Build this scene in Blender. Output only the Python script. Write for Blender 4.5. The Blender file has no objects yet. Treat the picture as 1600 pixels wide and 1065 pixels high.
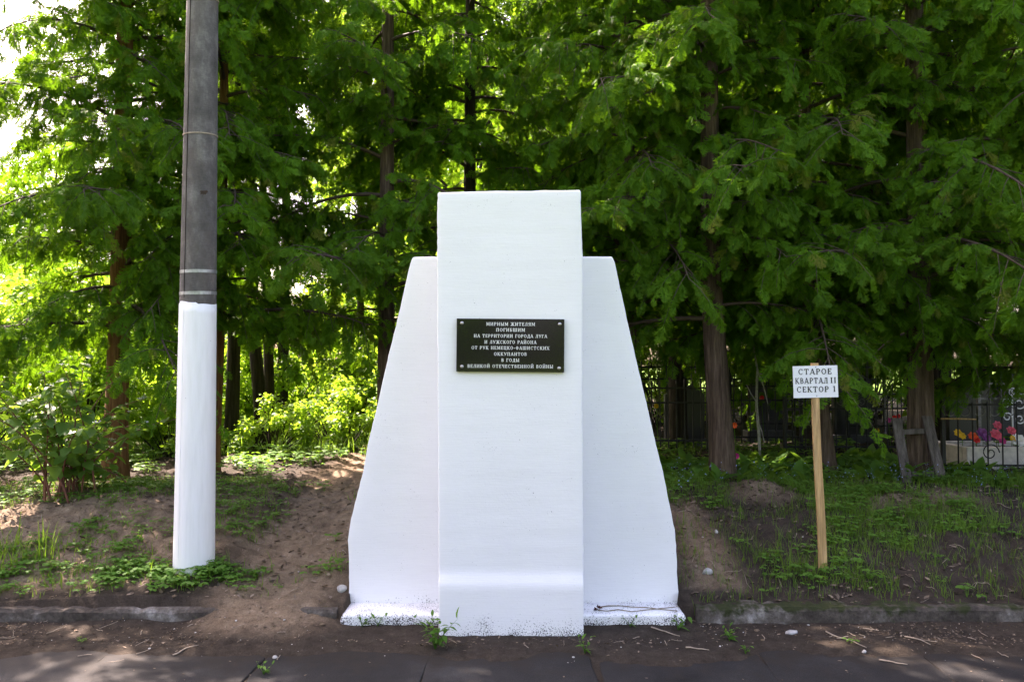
import bpy, math, random
import numpy as np
from mathutils import Vector, Matrix

random.seed(7)
R = np.random.default_rng(7)
SC = bpy.context.scene
COL = SC.collection

# ------------------------------------------------------------------ camera
F = 1244.0                      # focal length in pixels of a 1600 px wide frame
PITCH = math.radians(1.865)
EYE = 1.5
cam_d = bpy.data.cameras.new('camera')
cam_d.sensor_width = 36.0
cam_d.lens = 36.0 * F / 1600.0
cam_d.clip_start = 0.05
cam_d.clip_end = 1500
cam = bpy.data.objects.new('camera', cam_d)
cam.location = (0, 0, EYE)
cam.rotation_euler = (math.radians(90) + PITCH, 0, 0)
COL.objects.link(cam)
SC.camera = cam

# ------------------------------------------------------------------ sky, sun, exposure
SUN_EL = math.radians(47)
SUN_AZ = math.atan2(-0.70, 0.71)          # behind the trees, to the left
S = Vector((math.sin(SUN_AZ) * math.cos(SUN_EL), math.cos(SUN_AZ) * math.cos(SUN_EL), math.sin(SUN_EL)))
world = bpy.data.worlds.new('World')
SC.world = world
world.use_nodes = True
wn = world.node_tree.nodes
wl = world.node_tree.links
wn.clear()
wo = wn.new('ShaderNodeOutputWorld')
wb = wn.new('ShaderNodeBackground')
sk = wn.new('ShaderNodeTexSky')
sk.sky_type = 'NISHITA'
sk.sun_disc = False
sk.sun_elevation = SUN_EL
sk.sun_rotation = SUN_AZ
sk.air_density = 1.0
sk.dust_density = 5.0
sk.ozone_density = 0.0
wb.inputs['Strength'].default_value = 0.11
wl.new(sk.outputs[0], wb.inputs['Color'])
wl.new(wb.outputs[0], wo.inputs['Surface'])
sun_d = bpy.data.lights.new('sun', 'SUN')
sun_d.energy = 5.0
sun_d.angle = math.radians(0.53)
sun_d.color = (1.0, 0.94, 0.84)
sun = bpy.data.objects.new('sun', sun_d)
sun.rotation_euler = S.to_track_quat('Z', 'Y').to_euler()
sun.location = (-10, 12, 20)
COL.objects.link(sun)
SC.view_settings.view_transform = 'Standard'
SC.view_settings.look = 'None'
SC.view_settings.gamma = 1.0
SC.view_settings.use_white_balance = True      # camera white balance for open shade
SC.view_settings.white_balance_temperature = 7100
SC.view_settings.white_balance_tint = 27
SC.view_settings.exposure = 2.90
SC.cycles.max_bounces = 5
SC.cycles.diffuse_bounces = 2
SC.cycles.glossy_bounces = 2
SC.cycles.transmission_bounces = 5
SC.cycles.caustics_reflective = False
SC.cycles.caustics_refractive = False


def at(u, v, Y):
    """Point at depth Y (metres north of the camera) seen at photo pixel u, v."""
    x = (u - 800.0) / F
    z = (532.5 - v) / F
    dy = math.cos(PITCH) - z * math.sin(PITCH)
    dz = math.sin(PITCH) + z * math.cos(PITCH)
    return Vector((x / dy * Y, Y, EYE + dz / dy * Y))


# ------------------------------------------------------------------ helpers
def mesh_np(name, v, f, attrs=None, smooth=False):
    v = np.asarray(v, dtype=np.float32).reshape(-1, 3)
    f = np.asarray(f, dtype=np.int32)
    k = f.shape[1]
    me = bpy.data.meshes.new(name)
    me.vertices.add(len(v))
    me.vertices.foreach_set('co', v.ravel())
    me.loops.add(f.size)
    me.loops.foreach_set('vertex_index', f.ravel())
    me.polygons.add(len(f))
    me.polygons.foreach_set('loop_start', np.arange(0, f.size, k, dtype=np.int32))
    me.polygons.foreach_set('loop_total', np.full(len(f), k, dtype=np.int32))
    if smooth:
        me.polygons.foreach_set('use_smooth', np.ones(len(f), dtype=bool))
    if attrs:
        for an, av in attrs.items():
            a = me.attributes.new(an, 'FLOAT', 'POINT')
            a.data.foreach_set('value', np.asarray(av, dtype=np.float32))
    me.update(calc_edges=True)
    me.validate()
    return me


def mesh_py(name, v, f, smooth=False):
    me = bpy.data.meshes.new(name)
    me.from_pydata([tuple(p) for p in v], [], [tuple(q) for q in f])
    if smooth:
        me.polygons.foreach_set('use_smooth', np.ones(len(me.polygons), dtype=bool))
    me.update()
    return me


def link(name, me, mat=None, parent=None, loc=None, rot=None, scale=None):
    o = bpy.data.objects.new(name, me)
    COL.objects.link(o)
    if mat is not None and me is not None and len(me.materials) == 0:
        me.materials.append(mat)
    if parent is not None:
        o.parent = parent
    if loc is not None:
        o.location = loc
    if rot is not None:
        o.rotation_euler = rot
    if scale is not None:
        o.scale = scale
    return o


def tag(o, label=None, cat=None, group=None, kind=None):
    if label: o['label'] = label
    if cat: o['category'] = cat
    if group: o['group'] = group
    if kind: o['kind'] = kind
    return o


def empty(name, loc=(0, 0, 0), label=None, cat=None, group=None, rz=0.0):
    o = bpy.data.objects.new(name, None)
    COL.objects.link(o)
    o.location = loc
    o.rotation_euler = (0, 0, rz)
    o.empty_display_size = 0.1
    return tag(o, label, cat, group)


class MB:
    """collects faces, builds one mesh object"""
    def __init__(s):
        s.v, s.f = [], []

    def add(s, v, f):
        b = len(s.v)
        s.v += [tuple(p) for p in v]
        s.f += [tuple(i + b for i in q) for q in f]
        return s

    def box(s, c, d, rot=None):
        x, y, z = d[0] / 2, d[1] / 2, d[2] / 2
        p = [Vector(q) for q in ((-x, -y, -z), (x, -y, -z), (x, y, -z), (-x, y, -z), (-x, -y, z), (x, -y, z), (x, y, z), (-x, y, z))]
        if rot is not None:
            p = [rot @ q for q in p]
        p = [q + Vector(c) for q in p]
        return s.add(p, [(3, 2, 1, 0), (4, 5, 6, 7), (0, 1, 5, 4), (1, 2, 6, 5), (2, 3, 7, 6), (3, 0, 4, 7)])

    def tube(s, pts, rad, n=6, cap=True):
        v, f = tube_np(pts, rad, n)
        b = len(s.v)
        s.v += [tuple(p) for p in v]
        s.f += [tuple(int(i) + b for i in q) for q in f]
        if cap:
            m = len(pts)
            s.f.append(tuple(b + i for i in range(n))[::-1])
            s.f.append(tuple(b + (m - 1) * n + i for i in range(n)))
        return s

    def build(s, name, mat, parent=None, smooth=False, bevel=0.0, seg=2, **k):
        me = mesh_py(name, s.v, s.f, smooth)
        o = link(name, me, mat, parent, **k)
        if bevel:
            m = o.modifiers.new('bevel', 'BEVEL')
            m.width = bevel
            m.segments = seg
            m.limit_method = 'ANGLE'
        return o


def tube_np(pts, rad, n=6):
    P = np.asarray([tuple(p) for p in pts], float)
    m = len(P)
    rad = np.full(m, rad) if np.isscalar(rad) else np.asarray(rad, float)
    T = np.gradient(P, axis=0)
    T /= np.linalg.norm(T, axis=1)[:, None] + 1e-9
    ref = np.array([0.0, 0.0, 1.0]) if abs(T[:, 2]).mean() < 0.8 else np.array([0.0, 1.0, 0.0])
    A = np.cross(T, ref); A /= np.linalg.norm(A, axis=1)[:, None] + 1e-9
    B = np.cross(T, A)
    a = np.linspace(0, 2 * math.pi, n, endpoint=False)
    ring = A[:, None, :] * np.cos(a)[None, :, None] + B[:, None, :] * np.sin(a)[None, :, None]
    V = (P[:, None, :] + ring * rad[:, None, None]).reshape(-1, 3)
    i = np.arange(m - 1)[:, None] * n
    j = np.arange(n)[None, :]
    k = (j + 1) % n
    Fq = np.stack([i + j, i + k, i + n + k, i + n + j], -1).reshape(-1, 4)
    return V, Fq


def loft(rings, closed_top=True, closed_bottom=True):
    n = len(rings[0]); v = []; f = []
    for r in rings: v += [tuple(p) for p in r]
    for i in range(len(rings) - 1):
        for j in range(n):
            k = (j + 1) % n
            f.append((i * n + j, i * n + k, (i + 1) * n + k, (i + 1) * n + j))
    if closed_top: f.append(tuple((len(rings) - 1) * n + j for j in range(n)))
    if closed_bottom: f.append(tuple(range(n))[::-1])
    return v, f


def frames(axis, normal):
    """rotation matrices (N,3,3) with columns X, Y=axis, Z~normal"""
    Y = axis / (np.linalg.norm(axis, axis=1)[:, None] + 1e-9)
    X = np.cross(Y, normal); X /= np.linalg.norm(X, axis=1)[:, None] + 1e-9
    Z = np.cross(X, Y)
    return np.stack([X, Y, Z], -1)


def scatter(tv, tf, pos, rot, scl, tips=None, rnd=None):
    """bake N copies of a template; returns verts, faces, attrs"""
    N = len(pos); V = len(tv)
    if N == 0:
        return np.zeros((0, 3)), np.zeros((0, tf.shape[1]), int), {'rnd': np.zeros(0), 'tip': np.zeros(0)}
    scl = np.broadcast_to(np.asarray(scl, float).reshape(N, -1), (N, 3)) if np.ndim(scl) else np.full((N, 3), scl)
    loc = tv[None] * scl[:, None, :]
    out = np.einsum('nij,nvj->nvi', rot, loc) + pos[:, None, :]
    faces = (tf[None] + (np.arange(N) * V)[:, None, None]).reshape(-1, tf.shape[1])
    rnd = R.random(N) if rnd is None else rnd
    at_ = {'rnd': np.repeat(rnd, V), 'tip': np.tile(tips if tips is not None else np.zeros(V), N)}
    return out.reshape(-1, 3), faces, at_


def cat(parts):
    vs, fs, at_ = [], [], {'rnd': [], 'tip': []}
    b = 0
    for v, f, a in parts:
        vs.append(v); fs.append(f + b); b += len(v)
        for k in at_: at_[k].append(a[k])
    return np.concatenate(vs), np.concatenate(fs), {k: np.concatenate(x) for k, x in at_.items()}


def unit(v):
    return v / (np.linalg.norm(v, axis=-1, keepdims=True) + 1e-9)


# cheap smooth value noise
_G = np.random.default_rng(3).random((64, 64))
def vnoise(x, y):
    x = np.asarray(x, float); y = np.asarray(y, float)
    xi = np.floor(x).astype(int); yi = np.floor(y).astype(int)
    fx = x - xi; fy = y - yi
    fx = fx * fx * (3 - 2 * fx); fy = fy * fy * (3 - 2 * fy)
    g = lambda a, b: _G[a % 64, b % 64]
    return (g(xi, yi) * (1 - fx) + g(xi + 1, yi) * fx) * (1 - fy) + (g(xi, yi + 1) * (1 - fx) + g(xi + 1, yi + 1) * fx) * fy
def fbm(x, y, o=4):
    s = 0; a = 0.5
    for i in range(o):
        s = s + a * vnoise(x * 2 ** i + 17.3 * i, y * 2 ** i + 5.1 * i); a *= 0.5
    return s
def sstep(a, b, x):
    t = np.clip((x - a) / (b - a), 0, 1)
    return t * t * (3 - 2 * t)


# ------------------------------------------------------------------ materials
def new_mat(name):
    m = bpy.data.materials.new(name); m.use_nodes = True
    nt = m.node_tree; nt.nodes.clear()
    out = nt.nodes.new('ShaderNodeOutputMaterial')
    p = nt.nodes.new('ShaderNodeBsdfPrincipled')
    nt.links.new(p.outputs[0], out.inputs[0])
    return m, nt, p, out

def nd(nt, t, **k):
    n = nt.nodes.new(t)
    for a, b in k.items():
        if a in n.inputs.keys(): n.inputs[a].default_value = b
        else: setattr(n, a, b)
    return n

def noise(nt, vec, scale, detail=5, rough=0.6):
    n = nd(nt, 'ShaderNodeTexNoise', Scale=scale, Detail=detail, Roughness=rough)
    if vec is not None: nt.links.new(vec, n.inputs['Vector'])
    return n.outputs['Fac']

def ramp(nt, fac, stops):
    n = nt.nodes.new('ShaderNodeValToRGB')
    e = n.color_ramp.elements
    while len(e) < len(stops): e.new(0.5)
    for i, (p, c) in enumerate(stops):
        e[i].position = p
        e[i].color = (c, c, c, 1) if np.isscalar(c) else (*c, 1)
    nt.links.new(fac, n.inputs[0])
    return n.outputs[0]

def mixc(nt, fac, a, b, blend='MIX'):
    n = nt.nodes.new('ShaderNodeMix'); n.data_type = 'RGBA'; n.blend_type = blend
    for s, val in ((0, fac), (6, a), (7, b)):
        if hasattr(val, 'is_linked') or hasattr(val, 'links'): nt.links.new(val, n.inputs[s])
        elif s == 0: n.inputs[0].default_value = val
        else: n.inputs[s].default_value = (*val, 1)
    return n.outputs[2]

def mth(nt, op, a, b=0.0):
    n = nt.nodes.new('ShaderNodeMath'); n.operation = op
    for i, val in ((0, a), (1, b)):
        if hasattr(val, 'links'): nt.links.new(val, n.inputs[i])
        else: n.inputs[i].default_value = val
    return n.outputs[0]

def bump(nt, p, h, strength=0.4, dist=0.01):
    n = nd(nt, 'ShaderNodeBump', Strength=strength, Distance=dist)
    nt.links.new(h, n.inputs['Height']); nt.links.new(n.outputs[0], p.inputs['Normal'])

def objco(nt, sc=(1, 1, 1), kind='Object'):
    t = nt.nodes.new('ShaderNodeTexCoord')
    m = nt.nodes.new('ShaderNodeMapping'); m.inputs['Scale'].default_value = sc
    nt.links.new(t.outputs[kind], m.inputs[0])
    return m.outputs[0]

def leaf_mat(name, c_lo, c_hi, c_tip, trans, t_fac=0.4, rough=0.45, spec=0.3, var=True):
    m, nt, p, out = new_mat(name)
    a = nd(nt, 'ShaderNodeAttribute', attribute_name='rnd').outputs['Fac']
    t = nd(nt, 'ShaderNodeAttribute', attribute_name='tip').outputs['Fac']
    base = mixc(nt, a, c_lo, c_hi)
    base = mixc(nt, t, base, c_tip)
    if name == 'thuja_sprays':
        base = mixc(nt, ramp(nt, a, [(0.985, 0.0), (0.999, 0.55)]), base, (0.13, 0.07, 0.02))
    nz = noise(nt, objco(nt, (1, 1, 1)), 1.3, 3)
    base = mixc(nt, 1.0, base, ramp(nt, nz, [(0.3, 0.72), (0.7, 1.25)]), 'MULTIPLY')
    nt.links.new(base, p.inputs['Base Color'])
    p.inputs['Roughness'].default_value = rough
    p.inputs['Specular IOR Level'].default_value = spec
    tr = nt.nodes.new('ShaderNodeBsdfTranslucent')
    tc = mixc(nt, a, trans, tuple(x * 1.25 for x in trans))
    nt.links.new(tc, tr.inputs[0])
    mx = nd(nt, 'ShaderNodeMixShader', Fac=t_fac)
    nt.links.new(p.outputs[0], mx.inputs[1]); nt.links.new(tr.outputs[0], mx.inputs[2])
    nt.links.new(mx.outputs[0], out.inputs[0])
    return m

def simple(name, col, rough=0.7, metal=0.0, nscale=20, nvar=0.3, bmp=0.0, spec=0.4):
    m, nt, p, out = new_mat(name)
    co = objco(nt)
    nz = noise(nt, co, nscale)
    lo = tuple(c * (1 - nvar) for c in col); hi = tuple(min(1, c * (1 + nvar)) for c in col)
    nt.links.new(ramp(nt, nz, [(0.3, lo), (0.7, hi)]), p.inputs['Base Color'])
    p.inputs['Roughness'].default_value = rough
    p.inputs['Metallic'].default_value = metal
    p.inputs['Specular IOR Level'].default_value = spec
    if bmp: bump(nt, p, nz, bmp, 0.01)
    return m

M = {}
M['thuja'] = leaf_mat('thuja_sprays', (0.014, 0.070, 0.003), (0.050, 0.148, 0.006), (0.105, 0.200, 0.011), (0.20, 0.42, 0.011), 0.34, 0.55, 0.10)
M['broadleaf'] = leaf_mat('broad_leaves', (0.055, 0.13, 0.014), (0.085, 0.17, 0.02), (0.10, 0.18, 0.03), (0.34, 0.56, 0.03), 0.46, 0.5, 0.16)
M['dogwood'] = leaf_mat('dogwood_leaves', (0.05, 0.13, 0.025), (0.08, 0.17, 0.03), (0.10, 0.19, 0.05), (0.26, 0.45, 0.04), 0.4, 0.45, 0.22)
M['grass'] = leaf_mat('grass_blades', (0.045, 0.12, 0.014), (0.08, 0.17, 0.022), (0.13, 0.20, 0.04), (0.24, 0.42, 0.03), 0.35, 0.55, 0.10)
M['weed'] = leaf_mat('weed_leaves', (0.045, 0.13, 0.018), (0.075, 0.18, 0.025), (0.10, 0.20, 0.04), (0.22, 0.42, 0.03), 0.35, 0.55, 0.10)
M['litter'] = leaf_mat('dead_leaves', (0.045, 0.034, 0.024), (0.26, 0.20, 0.15), (0.18, 0.14, 0.10), (0.2, 0.13, 0.07), 0.12, 0.8, 0.15)

def whitewash(worn=0.205):
    m, nt, p, out = new_mat('whitewashed_plaster')
    co = objco(nt)
    big = noise(nt, co, 1.6, 4)
    col = ramp(nt, big, [(0.3, (0.80, 0.80, 0.79)), (0.7, (0.86, 0.86, 0.85))])
    # brushed lime coat: short horizontal streaks
    st = noise(nt, objco(nt, (3, 3, 60)), 3.0, 4)
    col = mixc(nt, 0.25, col, ramp(nt, st, [(0.35, (0.76, 0.76, 0.75)), (0.65, (0.86, 0.86, 0.86))]))
    # lime worn off in specks close to the ground
    geo = nt.nodes.new('ShaderNodeNewGeometry')
    sep = nt.nodes.new('ShaderNodeSeparateXYZ'); nt.links.new(geo.outputs['Position'], sep.inputs[0])
    low = nd(nt, 'ShaderNodeMapRange'); low.inputs[1].default_value = 0.155; low.inputs[2].default_value = 0.0
    low.inputs[3].default_value = 0.0; low.inputs[4].default_value = worn
    nt.links.new(sep.outputs[2], low.inputs[0])
    fine = noise(nt, co, 130, 4, 0.7)
    med = noise(nt, co, 9, 4)
    sp = mth(nt, 'ADD', mth(nt, 'ADD', fine, low.outputs[0]), mth(nt, 'MULTIPLY', mth(nt, 'SUBTRACT', med, 0.5), 0.35))
    mask = ramp(nt, sp, [(0.70, 0.0), (0.735, 1.0)])
    sc_ = noise(nt, co, 38, 2)
    scat_ = ramp(nt, sc_, [(0.835, 0.0), (0.85, 1.0)])
    mask = mth(nt, 'MAXIMUM', mask, scat_)
    col = mixc(nt, mask, col, (0.055, 0.052, 0.048))
    nt.links.new(col, p.inputs['Base Color'])
    p.inputs['Roughness'].default_value = 0.85
    p.inputs['Specular IOR Level'].default_value = 0.2
    h = mth(nt, 'ADD', mth(nt, 'MULTIPLY', st, 0.5), mth(nt, 'MULTIPLY', noise(nt, co, 60, 5), 0.5))
    h = mth(nt, 'SUBTRACT', h, mth(nt, 'MULTIPLY', mask, 0.4))
    bump(nt, p, h, 0.35, 0.004)
    return m
M['white'] = whitewash()
M['white_worn'] = whitewash(0.28)

def pole_white():
    m, nt, p, out = new_mat('white_pole_paint')
    co = objco(nt)
    st = noise(nt, objco(nt, (9, 9, 0.9)), 4, 5)
    col = ramp(nt, st, [(0.25, (0.74, 0.74, 0.72)), (0.55, (0.81, 0.81, 0.80)), (0.8, (0.84, 0.84, 0.84))])
    chips = ramp(nt, noise(nt, co, 16, 4, 0.7), [(0.745, 0.0), (0.76, 1.0)])
    col = mixc(nt, chips, col, (0.30, 0.29, 0.28))
    nt.links.new(col, p.inputs['Base Color'])
    p.inputs['Roughness'].default_value = 0.6
    bump(nt, p, noise(nt, co, 45, 5), 0.25, 0.004)
    return m
M['pole_white'] = pole_white()

def concrete_pole():
    m, nt, p, out = new_mat('weathered_pole_concrete')
    co = objco(nt)
    a = noise(nt, objco(nt, (3, 3, 1.5)), 3, 6, 0.7)
    f = noise(nt, objco(nt, (1, 1, 8)), 30, 4, 0.7)
    col = ramp(nt, a, [(0.30, (0.050, 0.044, 0.041)), (0.5, (0.098, 0.088, 0.081)), (0.70, (0.20, 0.185, 0.172))])
    col = mixc(nt, 0.5, col, mixc(nt, 1.0, col, ramp(nt, f, [(0.3, 0.55), (0.7, 1.4)]), 'MULTIPLY'))
    col = mixc(nt, ramp(nt, noise(nt, co, 2.3, 5, .65), [(0.48, 0.0), (0.7, 0.6)]), col, (0.115, 0.088, 0.066))
    nt.links.new(col, p.inputs['Base Color'])
    p.inputs['Roughness'].default_value = 0.85
    bump(nt, p, f, 0.4, 0.004)
    return m
M['pole_concrete'] = concrete_pole()

def soil():
    m, nt, p, out = new_mat('sandy_soil')
    co = objco(nt)
    n1 = noise(nt, co, 1.1, 6, 0.62)
    n2 = noise(nt, co, 14, 6, 0.7)
    n3 = noise(nt, co, 120, 4, 0.75)
    sand = ramp(nt, n2, [(0.25, (0.105, 0.074, 0.048)), (0.55, (0.205, 0.150, 0.100)), (0.8, (0.32, 0.245, 0.175))])
    hum = ramp(nt, n2, [(0.25, (0.022, 0.017, 0.013)), (0.6, (0.052, 0.041, 0.031)), (0.85, (0.11, 0.088, 0.068))])
    a = nd(nt, 'ShaderNodeAttribute', attribute_name='sand').outputs['Fac']
    k = ramp(nt, mth(nt, 'ADD', mth(nt, 'MULTIPLY', n1, 0.6), mth(nt, 'MULTIPLY', a, 0.7)), [(0.44, 0.0), (0.80, 1.0)])
    col = mixc(nt, k, hum, sand)
    col = mixc(nt, 1.0, col, ramp(nt, n3, [(0.3, 0.6), (0.7, 1.35)]), 'MULTIPLY')
    # far meadow turns green
    g = nd(nt, 'ShaderNodeAttribute', attribute_name='green').outputs['Fac']
    gcol = ramp(nt, noise(nt, co, 5, 6), [(0.3, (0.05, 0.10, 0.015)), (0.7, (0.11, 0.19, 0.03))])
    col = mixc(nt, g, col, gcol)
    nt.links.new(col, p.inputs['Base Color'])
    p.inputs['Roughness'].default_value = 0.95
    p.inputs['Specular IOR Level'].default_value = 0.1
    bump(nt, p, mth(nt, 'ADD', n2, mth(nt, 'MULTIPLY', n3, 0.5)), 0.8, 0.02)
    return m
M['soil'] = soil()

def asphalt():
    m, nt, p, out = new_mat('old_asphalt')
    co = objco(nt, kind='Object')
    geo = nt.nodes.new('ShaderNodeNewGeometry')
    n1 = noise(nt, geo.outputs['Position'], 1.7, 6, 0.65)
    n3 = noise(nt, geo.outputs['Position'], 190, 3, 0.7)
    col = ramp(nt, n1, [(0.3, (0.016, 0.0155, 0.0155)), (0.55, (0.029, 0.0285, 0.028)), (0.75, (0.058, 0.057, 0.055))])
    col = mixc(nt, 1.0, col, ramp(nt, n3, [(0.28, 0.5), (0.6, 1.1), (0.8, 2.0)]), 'MULTIPLY')
    # dust drifted over the edge beside the kerb
    n2 = noise(nt, geo.outputs['Position'], 6, 6, 0.7)
    sep = nt.nodes.new('ShaderNodeSeparateXYZ'); nt.links.new(geo.outputs['Position'], sep.inputs[0])
    ed = nd(nt, 'ShaderNodeMapRange'); ed.inputs[1].default_value = 3.7; ed.inputs[2].default_value = 4.3
    ed.inputs[3].default_value = 0.0; ed.inputs[4].default_value = 0.5
    nt.links.new(sep.outputs[1], ed.inputs[0])
    k = ramp(nt, mth(nt, 'ADD', n2, ed.outputs[0]), [(0.70, 0.0), (0.98, 1.0)])
    col = mixc(nt, k, col, (0.028, 0.024, 0.020))
    # asphalt turns paler towards the left
    lw = nd(nt, 'ShaderNodeMapRange'); lw.inputs[1].default_value = -1.4; lw.inputs[2].default_value = -2.6
    lw.inputs[3].default_value = 0.0; lw.inputs[4].default_value = 0.55
    nt.links.new(sep.outputs[0], lw.inputs[0])
    col = mixc(nt, mth(nt, 'MULTIPLY', lw.outputs[0], n1), col, (0.10, 0.095, 0.088))
    nt.links.new(col, p.inputs['Base Color'])
    p.inputs['Roughness'].default_value = 0.92
    p.inputs['Specular IOR Level'].default_value = 0.12
    bump(nt, p, mth(nt, 'ADD', n3, mth(nt, 'MULTIPLY', n2, 0.5)), 0.6, 0.006)
    return m
M['asphalt'] = asphalt()

def kerbmat():
    m, nt, p, out = new_mat('mossy_kerb_concrete')
    geo = nt.nodes.new('ShaderNodeNewGeometry')
    P = geo.outputs['Position']
    n1 = noise(nt, P, 4, 6, 0.7); n2 = noise(nt, P, 40, 5, 0.7)
    col = ramp(nt, n1, [(0.3, (0.034, 0.028, 0.022)), (0.50, (0.090, 0.076, 0.062)), (0.60, (0.16, 0.142, 0.122)), (0.70, (0.34, 0.32, 0.29))])
    col = mixc(nt, 1.0, col, ramp(nt, n2, [(0.3, 0.6), (0.7, 1.3)]), 'MULTIPLY')
    sep = nt.nodes.new('ShaderNodeSeparateXYZ'); nt.links.new(P, sep.inputs[0])
    up = nd(nt, 'ShaderNodeMapRange'); up.inputs[1].default_value = 0.05; up.inputs[2].default_value = 0.13
    up.inputs[3].default_value = -0.12; up.inputs[4].default_value = 0.18
    nt.links.new(sep.outputs[2], up.inputs[0])
    mo = ramp(nt, mth(nt, 'ADD', noise(nt, P, 7, 5), up.outputs[0]), [(0.52, 0.0), (0.62, 1.0)])
    right = nd(nt, 'ShaderNodeMapRange'); right.inputs[1].default_value = -1.0; right.inputs[2].default_value = 1.0
    nt.links.new(sep.outputs[0], right.inputs[0])
    mo = mth(nt, 'MULTIPLY', mo, right.outputs[0])
    col = mixc(nt, mo, col, (0.030, 0.036, 0.014))
    nt.links.new(col, p.inputs['Base Color'])
    p.inputs['Roughness'].default_value = 0.9
    p.inputs['Specular IOR Level'].default_value = 0.15
    bump(nt, p, mth(nt, 'ADD', n1, n2), 0.8, 0.012)
    return m
M['kerb'] = kerbmat()

def barkmat(name, c0, c1, c2):
    m, nt, p, out = new_mat(name)
    a = noise(nt, objco(nt, (22, 22, 1.6)), 1.0, 6, 0.7)
    b = noise(nt, objco(nt, (70, 70, 5)), 1.0, 4, 0.6)
    col = ramp(nt, a, [(0.28, c0), (0.5, c1), (0.75, c2)])
    col = mixc(nt, 1.0, col, ramp(nt, b, [(0.3, 0.6), (0.7, 1.3)]), 'MULTIPLY')
    nt.links.new(col, p.inputs['Base Color'])
    p.inputs['Roughness'].default_value = 0.9
    p.inputs['Specular IOR Level'].default_value = 0.15
    bump(nt, p, mth(nt, 'ADD', a, mth(nt, 'MULTIPLY', b, 0.5)), 0.9, 0.02)
    return m
M['bark'] = barkmat('thuja_bark', (0.032, 0.021, 0.014), (0.088, 0.060, 0.042), (0.19, 0.14, 0.105))
M['bark_sunlit'] = barkmat('sunlit_brown_bark', (0.065, 0.029, 0.011), (0.165, 0.080, 0.029), (0.26, 0.15, 0.065))  # orange-brown bark with the sun's warmth and brightness put into its colour
M['bark_dark'] = barkmat('dark_bark', (0.014, 0.011, 0.008), (0.034, 0.027, 0.020), (0.075, 0.06, 0.047))
M['twig'] = simple('twig_bark', (0.060, 0.040, 0.028), 0.85, nscale=30)
M['twig_pale'] = simple('dry_twig', (0.30, 0.24, 0.18), 0.9, nscale=40)
M['redstem'] = simple('dogwood_stem', (0.16, 0.06, 0.04), 0.6, nscale=30)
M['iron'] = simple('black_iron', (0.012, 0.012, 0.012), 0.5, 0.3, 40, 0.5, spec=0.5)
M['iron_worn'] = simple('worn_grey_iron', (0.13, 0.125, 0.12), 0.45, 0.5, 40, 0.5, spec=0.5)
M['plaque'] = simple('polished_black_granite', (0.008, 0.008, 0.008), 0.10, 0, 200, 0.4, spec=0.3)
M['letter'] = simple('engraved_white_paint', (0.72, 0.72, 0.70), 0.6, 0, 60, 0.08)
M['ink'] = simple('black_print', (0.012, 0.012, 0.012), 0.6, 0, 40, 0.1)
M['steel'] = simple('steel_bolt', (0.42, 0.41, 0.40), 0.35, 0.9, 80, 0.3)
M['band'] = simple('galvanised_band', (0.34, 0.34, 0.33), 0.45, 0.6, 60, 0.2)
M['signboard'] = simple('white_sign_plastic', (0.74, 0.75, 0.77), 0.4, 0, 8, 0.03)
M['greyboard'] = barkmat('weathered_grey_board', (0.050, 0.042, 0.036), (0.105, 0.09, 0.08), (0.17, 0.15, 0.135))
M['pine'] = barkmat('fresh_pine_batten', (0.40, 0.24, 0.10), (0.52, 0.33, 0.15), (0.60, 0.40, 0.20))
M['pebble'] = simple('pale_pebbles', (0.42, 0.40, 0.37), 0.8, 0, 9, 0.5)
M['stone'] = simple('pale_stone', (0.36, 0.35, 0.33), 0.85, 0, 25, 0.4, 0.5)
M['plantercrete'] = simple('cream_concrete', (0.52, 0.48, 0.41), 0.85, 0, 18, 0.2, 0.3)
M['granite'] = simple('dark_headstone', (0.035, 0.035, 0.037), 0.3, 0, 120, 0.4)
M['greystone'] = simple('grey_headstone', (0.06, 0.06, 0.06), 0.7, 0, 40, 0.3)
M['whitepaint'] = simple('white_paint', (0.78, 0.78, 0.77), 0.5, 0, 30, 0.08)
M['dryrose'] = simple('dried_petals', (0.09, 0.022, 0.016), 0.8, 0, 60, 0.5)
M['drystem'] = simple('dry_stem', (0.17, 0.12, 0.05), 0.8, 0, 60, 0.6)
for nme, c in (('yellow', (0.75, 0.45, 0.01)), ('red', (0.65, 0.015, 0.012)), ('orange', (0.75, 0.09, 0.01)), ('pink', (0.72, 0.10, 0.16)),
               ('purple', (0.22, 0.05, 0.22)), ('flower_white', (0.75, 0.75, 0.72)), ('blueflower', (0.32, 0.42, 0.75)), ('magenta', (0.45, 0.02, 0.16))):
    M[nme] = simple(nme + '_petals', c, 0.6, 0, 40, 0.2)


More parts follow.
